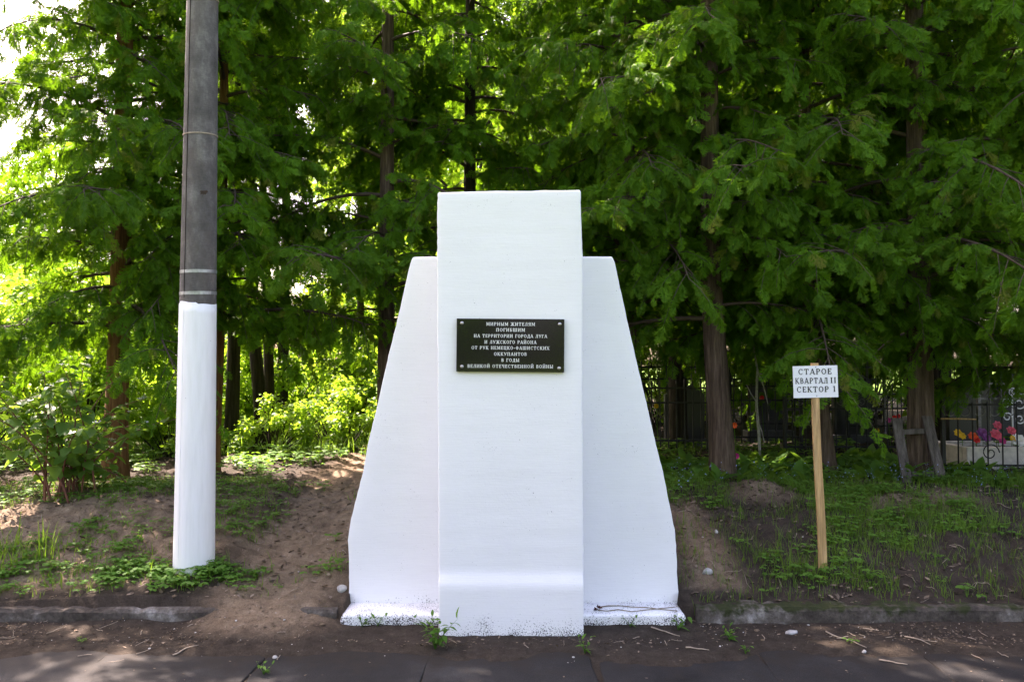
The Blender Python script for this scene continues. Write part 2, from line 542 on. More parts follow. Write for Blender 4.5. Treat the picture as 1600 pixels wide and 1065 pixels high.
# ------------------------------------------------------------------ ground
KY = 4.64          # kerb face
def zg(x, y):
    x = np.asarray(x, float); y = np.asarray(y, float)
    n = fbm(x * 0.9, y * 0.9) - 0.47
    nf = fbm(x * 5 + 9, y * 5) - 0.47
    t = np.clip((y - 4.74) / 1.6, 0, 1)
    hf = fbm(x * 15 + 2, y * 15) - 0.47
    bank = 0.118 + 0.402 * (1 - (1 - t) ** 1.6) + (0.06 * n + 0.07 * nf) * sstep(4.72, 5.2, y) + 0.075 * hf * sstep(4.70, 4.9, y) + 0.02 * nf * (y < 4.95)
    bank = bank + 0.04 * n * sstep(6.3, 9, y)
    bank = bank + 0.09 * np.exp(-(((x - 1.95) / 0.22) ** 2 + ((y - 6.3) / 0.2) ** 2))
    bank = bank + 0.06 * np.exp(-(((x - 3.0) / 0.5) ** 2 + ((y - 6.0) / 0.25) ** 2))
    bank = bank + 0.07 * np.exp(-(((x + 2.75) / 0.45) ** 2 + ((y - 5.9) / 0.35) ** 2))
    strip = -0.020 + 0.034 * sstep(4.02, 4.36, y + 0.55 * (fbm(x * 1.3 + 5, y * .6) - .47)) + 0.030 * (fbm(x * 3.1, y * 6) - 0.47) + 0.014 * (fbm(x * 14, y * 14) - 0.47) + 0.014 * sstep(4.45, 4.66, y)
    low = np.where(y < 3.98, -0.06, strip)
    z = np.where(y < 4.70, low, bank)
    # worn path that climbs between pole and monument and spills over the kerb
    px = -1.42 - 0.03 * (y - 4.6)
    w = np.exp(-(np.abs(x - px) / 0.36) ** 4) * sstep(4.10, 4.3, y) * (1 - sstep(6.5, 7.5, y))
    path = np.interp(y, [4.1, 4.35, 4.62, 5.0, 6.5], [0.005, 0.03, 0.10, 0.19, 0.47]) + 0.06 * nf + 0.05 * hf
    z = z * (1 - w) + path * w
    # soil eroded onto the kerb left of the pole
    s = np.exp(-(((x + 2.25) / 0.55) ** 2)) * sstep(4.60, 4.72, y) * (1 - sstep(4.75, 5.1, y))
    z = z + 0.05 * s
    z = np.where((x > -.965) & (x < .985) & (y > 4.615) & (y < 5.19), -0.05, z)
    # verge beyond the far side of the road, behind the camera
    z = np.where(y < -3.5, -0.06 + 0.15 * sstep(-3.5, -4.0, -(-y)) * 0 + 0.10 * sstep(3.6, 4.4, -y), z)
    return z

def axis(segs):
    out = []
    for a, b, st in segs:
        out.append(np.arange(a, b - 1e-6, st))
    out.append([segs[-1][1]])
    return np.concatenate(out)

gx = axis([(-400, -40, 40), (-40, -10, 3), (-10, -5, 0.25), (-5, 5, 0.025), (5, 10, 0.25), (10, 40, 3), (40, 400, 40)])
gy = axis([(-400, -40, 40), (-40, -4, 2), (-4, 3.9, 0.4), (3.9, 6.6, 0.02), (6.6, 9, 0.08), (9, 14, 0.25), (14, 40, 2), (40, 400, 40)])
GX, GY = np.meshgrid(gx, gy)
GZ = zg(GX, GY)
nx, ny = len(gx), len(gy)
vi = np.arange(nx * ny).reshape(ny, nx)
gf = np.stack([vi[:-1, :-1], vi[:-1, 1:], vi[1:, 1:], vi[1:, :-1]], -1).reshape(-1, 4)
sand = np.exp(-(np.abs(GX + 1.42) / 0.42) ** 2) * sstep(4.2, 4.6, GY) * 0.95
sand = np.maximum(sand, np.exp(-((GX + 3.2) / 1.7) ** 2) * sstep(4.7, 4.9, GY) * (1 - sstep(6.6, 7.4, GY)) * 0.8)
sand = np.maximum(sand, np.exp(-((GX - 1.25) / 0.22) ** 2) * sstep(4.75, 4.9, GY) * (1 - sstep(5.9, 6.3, GY)) * 0.7)
sand = np.maximum(sand, 0.6 * np.exp(-(((GX - 3.0) / 0.7) ** 2 + ((GY - 6.0) / 0.35) ** 2)))
sand = np.maximum(sand, 0.6 * np.exp(-(((GX - 1.95) / 0.3) ** 2 + ((GY - 6.25) / 0.25) ** 2)))
green = np.maximum(sstep(9.5, 12.0, GY) * (1 - sstep(-1.0, 2.0, GX)), sstep(24, 30, GY))
green = np.maximum(green, sstep(3.6, 4.6, -GY))
me = mesh_np('ground', np.stack([GX, GY, GZ], -1), gf, {'sand': sand.ravel(), 'green': green.ravel()}, True)
tag(link('ground', me, M['soil']), kind='structure')

# road: a base sheet and the old slabs laid on it, joints left open
road = tag(link('road', mesh_py('road', [(-60, -3.6, -0.009), (60, -3.6, -0.009), (60, 4.2, -0.009), (-60, 4.2, -0.009)], [(0, 1, 2, 3)]), M['soil']), kind='structure')
def slab_mesh(seed, L=2.6, W=0.85):
    r = np.random.default_rng(seed)
    n = 14
    hw = W / 2 - 0.005; hl = L / 2 - 0.005
    p = []
    for i in range(n): p.append((-hw + 2 * hw * i / n, -hl))
    for i in range(n * 2): p.append((hw, -hl + 2 * hl * i / (n * 2)))
    for i in range(n): p.append((hw - 2 * hw * i / n, hl))
    for i in range(n * 2): p.append((-hw, hl - 2 * hl * i / (n * 2)))
    p = np.array(p); p = p + r.normal(0, 0.003, (len(p), 2)) + 0.012 * np.stack([np.sin(p[:, 1] * 5 + seed), np.sin(p[:, 0] * 6 + seed)], -1)
    rings = []
    for (ins, z) in ((0, -0.028), (0, -0.005), (0.004, -0.001), (0.010, 0.0)):
        q = p * np.array([1 - ins / hw, 1 - ins / hl])
        rings.append([(a, b, z) for a, b in q])
    v, f = loft(rings, True, False)
    return mesh_py('paving_slab', v, f)
smeshes = [slab_mesh(i) for i in range(4)]
for j, y0 in enumerate((3.12, 0.52, -2.08)):
    for i in range(-7, 8):
        o = link('paving_slab', smeshes[(i * 3 + j) % 4], M['asphalt'], road)
        o.location = (i * 0.85 + random.uniform(-.006, .006), y0, random.uniform(-0.002, 0.002))
        o.rotation_euler = (random.uniform(-.001, .001), random.uniform(-.001, .001), random.uniform(-.004, .004))

kerb = tag(bpy.data.objects.new('kerb', None), kind='structure'); COL.objects.link(kerb); kerb.location = (0, KY, 0)
def kerb_mesh(seed):
    r = np.random.default_rng(seed)
    rings = []
    n = 44
    prof = [(0.0, -0.06), (0.0, 0.05), (0.003, 0.095), (0.014, 0.112), (0.05, 0.118), (0.125, 0.118), (0.13, -0.06)]
    for i in range(n + 1):
        x = -0.999 + 1.998 * i / n
        e = 0.006 if i in (0, n) else 0
        rings.append([(x, a + (e if a < 0.03 else 0) + r.normal(0, 0.0014), b - (r.random() ** 4) * 0.014 * (0.02 < b) - e * 0.4 * (b > 0.1)) for a, b in prof])
    v, f = loft(rings)
    return mesh_py('kerb_stone', v, f)
kmeshes = [kerb_mesh(i) for i in range(4)]
for i in range(5):
    for sx in (-1, 1):
        o = link('kerb_stone', kmeshes[(i * 2 + (sx > 0)) % 4], M['kerb'], kerb)
        o.location = (sx * (2.045 + i * 2.0) + (0.03 if sx < 0 else 0.02), random.uniform(-.012, .012), random.uniform(-.012, .004))
        o.rotation_euler = (random.uniform(-.02, .02), random.uniform(-.003, .003), random.uniform(-.003, .003))

# ------------------------------------------------------------------ monument
mon = empty('memorial_stele', (0, KY, 0), 'white plastered memorial stele with sloping side wings and black plaque', 'memorial')
def rel(v): return Vector((v.x, v.y - KY, v.z))

def lofted_wall(name, zs, xl, xr, yf, yb, rad=0.006, top_round=0.008, jit=0.0016, seed=0, nfront=10, tilt=0.0):
    r = np.random.default_rng(seed)
    rings = []
    n = len(zs)
    for i, z in enumerate(zs):
        l, rr, a, b = xl[i], xr[i], yf[i], yb[i]
        ins = 0.0
        if i == n - 1: ins = top_round
        elif i == n - 2: ins = top_round * 0.3
        l += ins; rr -= ins; a += ins; b -= ins
        jl, jr, jf = r.normal(0, jit), r.normal(0, jit), r.normal(0, jit * 0.4)
        l += jl; rr += jr; a += jf
        ring = []
        for cx, cy, a0 in ((l + rad, a + rad, 180), (rr - rad, a + rad, 270), (rr - rad, b - rad, 0), (l + rad, b - rad, 90)):
            for k in range(4):
                t = math.radians(a0 + 30 * k)
                ring.append((cx + rad * math.cos(t), cy + rad * math.sin(t), z))
        out = []
        for q in range(16):
            out.append(ring[q])
            if q % 4 == 3:
                nxt = ring[(q + 1) % 16]
                for s in range(1, nfront):
                    f_ = s / nfront
                    out.append((ring[q][0] * (1 - f_) + nxt[0] * f_, ring[q][1] * (1 - f_) + nxt[1] * f_ + r.normal(0, 0.0004), z))
        out = [(p[0], p[1], p[2] + tilt * (p[0] - l) * (z > zs[-1] - 0.02) + (r.normal(0, 0.0012) if i >= n - 2 else 0)) for p in out]
        rings.append(out)
    v, f = loft(rings)
    o = link(name, mesh_py(name, v, f, True), M['white_worn' if name == 'ledge' else 'white'], mon)
    return o

YS = 4.480   # slab face above its foot
YW = 4.83   # wing face
def px_prof(pix, Y):
    pts = [rel(at(u, v, Y)) for u, v in pix]
    pts.sort(key=lambda p: p.z)
    return [p.z for p in pts], [p.x for p in pts]
# slab
zl, xl_ = px_prof([(683.5, 303), (683, 400), (684, 600), (685, 800), (685.5, 900), (685.5, 985)], YS)
zr, xr_ = px_prof([(907, 298), (908, 330), (910.5, 400), (910, 600), (911, 800), (912, 900), (912, 985)], YS)
ztop = at(797, 300.5, YS).z
zs = np.concatenate([np.linspace(-0.06, ztop - 0.03, 90), [ztop - 0.012, ztop - 0.004, ztop]])
ybul = []
for z in zs:
    k = sstep(0.285, 0.36, z)
    ybul.append(4.455 - KY + (YS - 4.455) * float(k))
scl = np.array([(b + KY) / YS for b in ybul])
xls = np.interp(zs, zl, xl_) * scl; xrs = np.interp(zs, zr, xr_) * scl
lofted_wall('centre_slab', zs, xls, xrs, ybul, [0.62] * len(zs), 0.006, 0.006, 0.0011, 1, 12, tilt=0.018)
# wings
lw = [(645, 401), (640, 415), (623, 490), (606, 560), (586, 647), (574, 696), (566, 742), (557, 775), (547, 816), (543.5, 841), (545, 882), (545.5, 920), (543, 941)]
rw = [(956, 400.5), (960, 407), (982, 509), (1003, 599), (1025, 693), (1035, 732), (1048, 795), (1055, 831), (1057, 858), (1059, 912), (1062, 936)]
for nm, pix, sgn, sd in (('wing', lw, -1, 2), ('wing', rw, 1, 3)):
    z_, x_ = px_prof(pix, YW)
    zt = max(z_)
    zz = np.concatenate([np.linspace(-0.05, zt - 0.03, 70), [zt - 0.013, zt - 0.004, zt]])
    xo = np.interp(zz, z_, x_)
    xi = np.full(len(zz), 0.36 * sgn)
    a, b = (xo, xi) if sgn < 0 else (xi, xo)
    lofted_wall(nm, zz, a, b, [YW - KY] * len(zz), [0.56] * len(zz), 0.007, 0.008, 0.0009, sd, 6, tilt=0.0)
# ledges at the foot of each wing
for sgn, u0, sd in ((-1, 532.5, 4), (1, 1071, 5)):
    xo = at(u0, 970, 4.60).x
    zz = np.concatenate([np.linspace(-0.05, 0.062, 8), [0.074, 0.081, 0.086]])
    xi = np.full(len(zz), 0.375 * sgn)
    xoo = np.full(len(zz), xo)
    a, b = (xoo, xi) if sgn < 0 else (xi, xoo)
    lofted_wall('ledge', zz, a, b, [4.60 - KY] * len(zz), [YW - KY + 0.03] * len(zz), 0.012, 0.012, 0.0025, sd, 16)

# stroke lettering -----------------------------------------------------------
TH, TN = 0.21, 0.115
def G(w, *st): return (w, st)
def st_(x): return ('l', x, 0, x, 1, TH)
def s0(*xs): return tuple(('s', x, 0.0) for x in xs)
def s1(*xs): return tuple(('s', x, 1.0) for x in xs)
GL = {
 'А': G(.92, ('l', .12, 0, .46, 1, TN), ('l', .80, 0, .46, 1, TH), ('l', .22, .32, .7, .32, TN), *s0(.10, .82)),
 'Б': G(.78, st_(.2), ('l', .2, .94, .68, .94, TN), ('l', .68, .98, .68, .76, TN), ('a', .36, .29, .3, .24, -90, 90, TH), ('l', .2, .53, .38, .53, TN), ('l', .1, .05, .38, .05, TN), *s1(.2)),
 'В': G(.78, st_(.2), ('a', .36, .75, .24, .20, -90, 90, TH * .9), ('a', .38, .29, .28, .24, -90, 90, TH), ('l', .2, .53, .38, .53, TN), ('l', .1, .05, .38, .05, TN), ('l', .1, .95, .38, .95, TN)),
 'Г': G(.70, st_(.2), ('l', .2, .94, .64, .94, TN), ('l', .64, .99, .64, .72, TN), *s0(.2), *s1(.2)),
 'Д': G(.90, ('l', .24, .08, .40, .95, TN), ('l', .68, .08, .68, .95, TH), ('l', .3, .94, .8, .94, TN), ('l', .05, .06, .87, .06, TN), ('l', .07, .08, .07, -.2, TN), ('l', .85, .08, .85, -.2, TN)),
 'Е': G(.74, st_(.2), ('l', .1, .94, .66, .94, TN), ('l', .1, .06, .68, .06, TN), ('l', .2, .52, .5, .52, TN), ('l', .65, .98, .65, .74, TN), ('l', .67, .02, .67, .28, TN), ('l', .5, .40, .5, .64, TN)),
 'Ж': G(1.18, ('l', .59, 0, .59, 1, TH), ('l', .12, 0, .5, .52, TH), ('l', .12, 1, .5, .52, TN), ('l', 1.06, 0, .68, .52, TH), ('l', 1.06, 1, .68, .52, TN), ('l', .4, .52, .8, .52, TN), *s0(.12, .59, 1.06), *s1(.12, .59, 1.06)),
 'И': G(.98, st_(.2), st_(.78), ('l', .24, .12, .74, .88, TN), *s0(.2, .78), *s1(.2, .78)),
 'К': G(.88, st_(.2), ('l', .3, .5, .72, 1, TN), ('l', .36, .56, .76, 0, TH), *s0(.2, .78), *s1(.2, .72)),
 'Л': G(.88, ('l', .68, 0, .68, 1, TH), ('l', .18, .06, .38, .95, TN), ('l', .28, .94, .78, .94, TN), *s0(.13, .68)),
 'М': G(1.12, ('l', .17, 0, .19, 1, TN), ('l', .95, 0, .93, 1, TH), ('l', .22, 1, .56, .14, TH), ('l', .90, 1, .56, .14, TN), *s0(.17, .95), *s1(.17, .95)),
 'Н': G(.96, st_(.2), st_(.76), ('l', .2, .5, .76, .5, TN), *s0(.2, .76), *s1(.2, .76)),
 'О': G(.92, ('a', .46, .5, .33, .44, 0, 360, TH * .9)),
 'П': G(.96, st_(.2), st_(.76), ('l', .1, .94, .86, .94, TN), *s0(.2, .76)),
 'Р': G(.78, st_(.2), ('a', .38, .71, .28, .24, -90, 90, TH), ('l', .2, .47, .4, .47, TN), ('l', .1, .95, .4, .95, TN), *s0(.2)),
 'С': G(.86, ('a', .47, .5, .33, .44, 50, 310, TH * .9), ('l', .72, .98, .72, .68, TN), ('l', .72, .16, .72, .26, TN)),
 'Т': G(.86, ('l', .43, 0, .43, 1, TH), ('l', .06, .94, .80, .94, TN), ('l', .08, .98, .08, .7, TN), ('l', .78, .98, .78, .7, TN), *s0(.43)),
 'У': G(.88, ('l', .12, 1, .48, .3, TH), ('l', .80, 1, .42, .06, TN), ('l', .42, .06, .2, .06, TN), *s1(.13, .78)),
 'Ф': G(1.06, ('l', .53, 0, .53, 1, TH), ('a', .53, .5, .38, .28, 0, 360, TH * .8), *s0(.53), *s1(.53)),
 'Х': G(.92, ('l', .14, 1, .78, 0, TH), ('l', .78, 1, .14, 0, TN), *s0(.14, .78), *s1(.14, .78)),
 'Ц': G(.96, st_(.2), st_(.72), ('l', .1, .06, .90, .06, TN), ('l', .88, .1, .88, -.2, TN), *s1(.2, .72)),
 'Ч': G(.88, ('l', .68, 0, .68, 1, TH), ('l', .2, .6, .2, 1, TH), ('l', .2, .56, .38, .42, TN), ('l', .36, .42, .68, .46, TN), *s0(.68), *s1(.2, .68)),
 'Ш': G(1.3, st_(.2), ('l', .65, 0, .65, 1, TH), ('l', 1.1, 0, 1.1, 1, TH), ('l', .1, .06, 1.2, .06, TN), *s1(.2, .65, 1.1)),
 'Ы': G(1.1, st_(.2), ('a', .36, .28, .25, .23, -90, 90, TH), ('l', .2, .51, .38, .51, TN), ('l', .1, .05, .38, .05, TN), ('l', .9, 0, .9, 1, TH), *s0(.9), *s1(.2, .9)),
 'Я': G(.84, ('l', .64, 0, .64, 1, TH), ('a', .44, .71, .26, .24, 90, 270, TH), ('l', .44, .47, .64, .47, TN), ('l', .44, .95, .74, .95, TN), ('l', .46, .46, .16, .02, TN), *s0(.15, .64)),
 'I': G(.42, ('l', .21, 0, .21, 1, TH), *s0(.21), *s1(.21)),
 '1': G(.55, ('l', .3, 0, .3, 1, TH), ('l', .3, .97, .08, .84, TN), *s0(.3)),
 '-': G(.5, ('l', .06, .42, .44, .42, TN * 1.3)),
 ' ': G(.45,),
}
GL['Й'] = G(.98, *GL['И'][1], ('a', .49, 1.34, .2, .16, 200, 340, TN))

def text_mesh(txt, width, height, gap=0.12, bold=1.0):
    adv = sum(GL[c][0] + gap for c in txt) - gap
    sx = width / adv
    x0 = -adv / 2
    v, f = [], []
    layer = [0]
    def quad(pts):
        b = len(v)
        d = -layer[0] * 0.00003; layer[0] += 1
        for (a, c) in pts: v.append((a * sx, d, c * height))
        f.append(tuple(range(b, b + len(pts))))
    for c in txt:
        w, sts = GL[c]
        for s in sts:
            if s[0] == 'l':
                _, a0, b0, a1, b1, th = s
                th *= bold
                dx, dy = a1 - a0, b1 - b0
                L = math.hypot(dx, dy)
                nxx, nyy = -dy / L * th / 2, dx / L * th / 2
                quad([(x0 + a0 + nxx, b0 + nyy), (x0 + a0 - nxx, b0 - nyy), (x0 + a1 - nxx, b1 - nyy), (x0 + a1 + nxx, b1 + nyy)])
            elif s[0] == 's':
                _, a, b = s
                h = 0.085
                y0, y1 = (0, h) if b == 0 else (1 - h, 1)
                quad([(x0 + a - .17, y0), (x0 + a + .17, y0), (x0 + a + .17, y1), (x0 + a - .17, y1)])
            else:
                _, cx, cy, rx, ry, a0, a1, th = s
                n = max(6, int(abs(a1 - a0) / 20))
                ang = np.radians(np.linspace(a0, a1, n + 1))
                for i in range(n):
                    q = []
                    for an, o_ in ((ang[i], 1), (ang[i + 1], 1), (ang[i + 1], -1), (ang[i], -1)):
                        tx = th * bold * (0.35 + 0.65 * abs(math.cos(an))) / 2
                        q.append((x0 + cx + (rx + o_ * tx) * math.cos(an), cy + (ry + o_ * TN / 2) * math.sin(an)))
                    quad(q)
        x0 += w + gap
    return mesh_py('inscription', v, f)

# plaque
pc = at(797.5, 539.5, YS)
pl_w = 168.0 / F * YS * 0.998; pl_h = 82.5 / F * YS
plq = MB().box((0, 0, 0), (pl_w, 0.02, pl_h)).build('plaque', M['plaque'], mon, bevel=0.0015)
plq.location = (pc.x, YS - KY - 0.013, pc.z); plq.rotation_euler = (0, math.radians(0.45), 0)
lines = [('МИРНЫМ ЖИТЕЛЯМ', 76, 507), ('ПОГИБШИМ', 45, 516), ('НА ТЕРРИТОРИИ ГОРОДА ЛУГА', 114, 525.5), ('И ЛУЖСКОГО РАЙОНА', 81, 535),
         ('ОТ РУК НЕМЕЦКО-ФАШИСТСКИХ', 121, 544), ('ОККУПАНТОВ', 51, 553.5), ('В ГОДЫ', 28, 563), ('ВЕЛИКОЙ ОТЕЧЕСТВЕННОЙ ВОЙНЫ', 133, 572.5)]
for t, wpx, v_ in lines:
    o = link('inscription_line', text_mesh(t, wpx / F * YS, 5.2 / F * YS, 0.16, 0.95), M['letter'], plq)
    o.location = (0, -0.0106, (540 - v_ - 2.6) / F * YS)
for bx_, bz_ in ((-75.5, 34), (76.5, 33.5), (-75, -33.5), (76, -35)):
    rings = [[(r_ * math.cos(a), y_, r_ * math.sin(a)) for a in np.linspace(0, 2 * math.pi, 12, endpoint=False)]
             for r_, y_ in ((0.0105, 0), (0.0105, -0.003), (0.009, -0.006), (0.006, -0.008), (0.002, -0.009))]
    v, f = loft(rings)
    o = link('bolt', mesh_py('bolt', v, f, True), M['steel'], plq)
    o.location = (bx_ / F * YS, -0.010, bz_ / F * YS)

# two dried flowers left on the right ledge
def dried(pts_px, Y, z, label, rad=0.0028):
    P = [at(u, v, Y) for u, v in pts_px]
    base = Vector((P[0].x, Y, z))
    t = empty('dried_flower', base, label, 'flower', 'dried flowers on the ledge')
    pts = [Vector((p.x - base.x, (944 - pp[1]) * 0.012 + random.uniform(-.004, .004), rad + 0.001 + random.uniform(0, .003))) for p, pp in zip(P, pts_px)]
    MB().tube(pts, [rad * random.uniform(.8, 1.2) for _ in pts], 6).build('stem', M['drystem'], t, True)
    m = MB()
    for k in range(11):
        a = Vector((random.uniform(-1, .3), random.uniform(-.5, .5), random.uniform(-.2, .6))).normalized()
        l = random.uniform(.016, .03)
        s_ = a.cross(Vector((0, .3, 1))).normalized() * l * .33
        up = a.cross(s_).normalized() * l * .2
        m.add([(0, 0, .008), tuple(a * l * .6 + s_ + Vector((0, 0, .008)) + up), tuple(a * l + Vector((0, 0, .008))), tuple(a * l * .6 - s_ + Vector((0, 0, .008)) + up)], [(0, 1, 2, 3)])
    m.build('flower_head', M['dryrose'], t)
    for k in range(3):
        i = min(len(pts) - 1, 2 + k * 2)
        q = pts[i]
        MB().tube([q, q + Vector((random.uniform(-.03, .03), random.uniform(-.03, .01), 0.001))], [.0018, .0012], 4).build('side_shoot', M['drystem'], t)
dried([(938, 942), (952, 940), (972, 940), (990, 942), (1010, 943), (1030, 946), (1056, 948)], 4.70, 0.087, 'dried rose lying on the white ledge, its bud closest to the wing')
dried([(934, 946), (948, 947), (965, 945), (985, 948), (1002, 946), (1020, 944), (1056, 941)], 4.685, 0.087, 'dried rose with crooked stem crossing the other one on the ledge')

# ------------------------------------------------------------------ pole
PY = 5.05
pb = at(303, 888, PY)
pt = at(316.5, 0, PY)
pole = empty('concrete_pole', (pb.x, PY, pb.z - 0.05), 'round grey concrete utility pole with white painted lower part', 'pole')
dirv = (pt - pb).normalized()
pole.rotation_euler = (0, math.atan2(dirv.x, dirv.z), 0)
r0, r1 = 30.3 / F * PY, 23.6 / F * PY
Lp = (pt - pb).length
def pr(z): return r0 + (r1 - r0) * z / Lp
def tube_z(z0, z1, off, n=32, m=30, wav=None):
    rings = []
    for i in range(m + 1):
        ring = []
        for j in range(n):
            a = 2 * math.pi * j / n
            zt = z1 + (wav(a) if wav else 0)
            z = z0 + (zt - z0) * i / m
            ring.append(((pr(z) + off) * math.cos(a), (pr(z) + off) * math.sin(a), z))
        rings.append(ring)
    return loft(rings, True, True)
zpaint = (at(310, 476, PY) - pb).length + 0.05
v, f = tube_z(-0.15, 7.5, 0); link('shaft', mesh_py('shaft', v, f, True), M['pole_concrete'], pole)
wv = lambda a: 0.004 * math.sin(a * 2 + 1) + 0.003 * math.sin(5 * a) + (0.012 if -2.4 < ((a + math.pi) % (2 * math.pi) - math.pi) < -1.2 else 0)
v, f = tube_z(-0.14, zpaint, 0.0015, 48, 30, wv); link('paint_coat', mesh_py('paint_coat', v, f, True), M['pole_white'], pole)
for vv, hh, off, mt, nm in ((425, 0.020, 0.0022, 'band', 'steel_band'), (458.5, 0.020, 0.0022, 'band', 'steel_band'), (213, 0.008, 0.004, 'twig_pale', 'wire'), (2, 0.008, 0.004, 'twig_pale', 'wire')):
    zc = (at(310, vv, PY) - pb).length + 0.05
    rings = [[((pr(zc) + o_) * math.cos(a), (pr(zc) + o_) * math.sin(a), zc + dz + 0.006 * math.sin(a + .5)) for a in np.linspace(0, 2 * math.pi, 40, endpoint=False)]
             for o_, dz in ((-0.002, -hh / 2), (off, -hh / 2), (off, hh / 2), (-0.002, hh / 2))]
    v, f = loft(rings, False, False); link(nm, mesh_py(nm, v, f), M[mt], pole)
# casting seam and scabs of concrete
sa = math.radians(-116)
m = MB(); pts = []
for i in range(80):
    z = 0.0 + i * 0.05
    a = sa + random.uniform(-.012, .012)
    pts.append(((pr(z) + .0012) * math.cos(a), (pr(z) + .0012) * math.sin(a), z))
cut = int(zpaint / 0.05) + 1
m.tube(pts[cut:], [random.uniform(.0018, .0034) for _ in pts[cut:]], 5).build('casting_seam', M['bark_dark'], pole)
MB().tube(pts[:cut], [random.uniform(.0012, .0032) for _ in pts[:cut]], 5).build('casting_seam', M['pole_white'], pole)
lf = at(318, 298, PY - 0.12)
m = MB()
for k in range(5):
    a = -0.3 - k * 0.62
    d = Vector((math.cos(a), 0, math.sin(a))) * random.uniform(.022, .034)
    s_ = Vector((-d.z, 0, d.x)) * .3
    m.add([(0, 0, 0), tuple(d * .6 + s_), tuple(d + Vector((0, -.008, 0))), tuple(d * .6 - s_)], [(0, 1, 2, 3)])
o = m.build('dry_leaf', M['litter'], None)
o.location = (lf.x, lf.y, lf.z)
tag(o, 'single dry yellow leaf caught on the grey pole', 'leaf')

# ------------------------------------------------------------------ sign on a batten
SY = 5.05
sb = at(1286, 888, SY); stp = at(1272, 567, SY)
sign = empty('sector_sign', (sb.x, SY, sb.z - 0.04), 'white printed cemetery sector sign nailed to a pine batten', 'sign')
d = (stp - sb)
rings = []
for i in range(9):
    t = i / 8
    z = -0.08 + (d.z + 0.12) * t
    x = d.x * t + 0.004 * math.sin(t * 7)
    w = (12.5 - 1.6 * t) / F * SY / 2
    rings.append([(x - w, -.011, z), (x + w, -.011, z), (x + w, .011, z), (x - w, .011, z)])
v, f = loft(rings)
post = link('batten', mesh_py('batten', v, f), M['pine'], sign)
bm_ = post.modifiers.new('bevel', 'BEVEL'); bm_.width = .0015; bm_.segments = 1
bc = at(1272.8, 596, SY)
bw, bh = 69.5 / F * SY, 49.5 / F * SY
brd = MB().box((0, 0, 0), (bw, .004, bh)).build('board', M['signboard'], sign, bevel=.0008)
brd.location = (bc.x - sb.x, -.0145, bc.z - sb.z + 0.04)
brd.rotation_euler = (0, math.radians(-1.3), 0)
for t, wpx, du, dv in (('СТАРОЕ', 52, -.8, 15.5), ('КВАРТАЛ', 51, -6.5, 1.5), ('II', 9.5, 27.5, 1.5), ('СЕКТОР', 50, -5.0, -12), ('1', 5, 28.5, -12)):
    o = link('inscription_word', text_mesh(t, wpx / F * SY, 9.0 / F * SY, .14, .9), M['ink'], brd)
    o.location = (du / F * SY, -.0026, (dv - 4.2) / F * SY)
for dz in (bh / 2 - .008, -bh / 2 + .012):
    o = MB().box((0, 0, 0), (.005, .002, .005)).build('nail', M['iron'], brd, bevel=.001)
    o.location = (0.004, -.003, dz)

# ------------------------------------------------------------------ thuja
def spray_template(seed):
    r = np.random.default_rng(seed)
    v, f, tip = [], [], []
    def tri(a, b, c, ta, tb, tc):
        k = len(v); v.extend([a, b, c]); f.append((k, k + 1, k + 2)); tip.extend([ta, tb, tc])
    n = 7
    bend = r.uniform(-.12, .12)
    def ax(t): return np.array([bend * math.sin(t * 2.2), t])
    for i in range(3):   # rachis
        a, b = ax(i / 3), ax((i + 1) / 3)
        w = .018
        tri((a[0] - w, a[1]), (a[0] + w, a[1]), (b[0], b[1] + .02), 0, 0, .2)
    for i in range(n):
        for s in (-1, 1):
            t = 0.10 + 0.86 * (i + (0.25 if s > 0 else -0.1)) / n + r.normal(0, .012)
            L = 0.50 * (1 - t) ** 0.75 * min(1, .55 + t * 1.6) + 0.07
            L *= r.uniform(.8, 1.15)
            ang = math.radians(r.uniform(30, 46)) * s
            o = ax(t)
            dr = np.array([math.sin(ang), math.cos(ang)])
            nr = np.array([-dr[1], dr[0]])
            e = o + dr * L
            w = 0.030
            tri(tuple(o - nr * w * .5), tuple(o + dr * L * .45 + nr * w), tuple(e), 0, .25, 1)
            tri(tuple(o - nr * w * .5), tuple(e), tuple(o + dr * L * .45 - nr * w), 0, 1, .25)
            k = 1 if L < .2 else 2
            for j in range(k):
                q = o + dr * L * (0.22 + 0.62 * j / k)
                ss = s if j % 2 else -s
                a2 = ang + ss * math.radians(r.uniform(26, 42))
                d2 = np.array([math.sin(a2), math.cos(a2)])
                n2 = np.array([-d2[1], d2[0]])
                l2 = L * (.40 - .22 * j / k) + .03
                tri(tuple(q - n2 * .022), tuple(q + n2 * .028 + d2 * l2 * .5), tuple(q + d2 * l2 * 1.45), .15, .35, 1)
    v = np.array(v); f = np.array(f)
    z = -0.34 * v[:, 1] ** 2 - 0.30 * np.abs(v[:, 0]) ** 1.5 + r.normal(0, .008, len(v)) + 0.05 * np.sin(v[:, 0] * 11 + v[:, 1] * 6)
    y = v[:, 1] * (1 - 0.10 * v[:, 1])
    return np.stack([v[:, 0], y, z], -1), f, np.array(tip)
SPR = [spray_template(i) for i in range(6)]

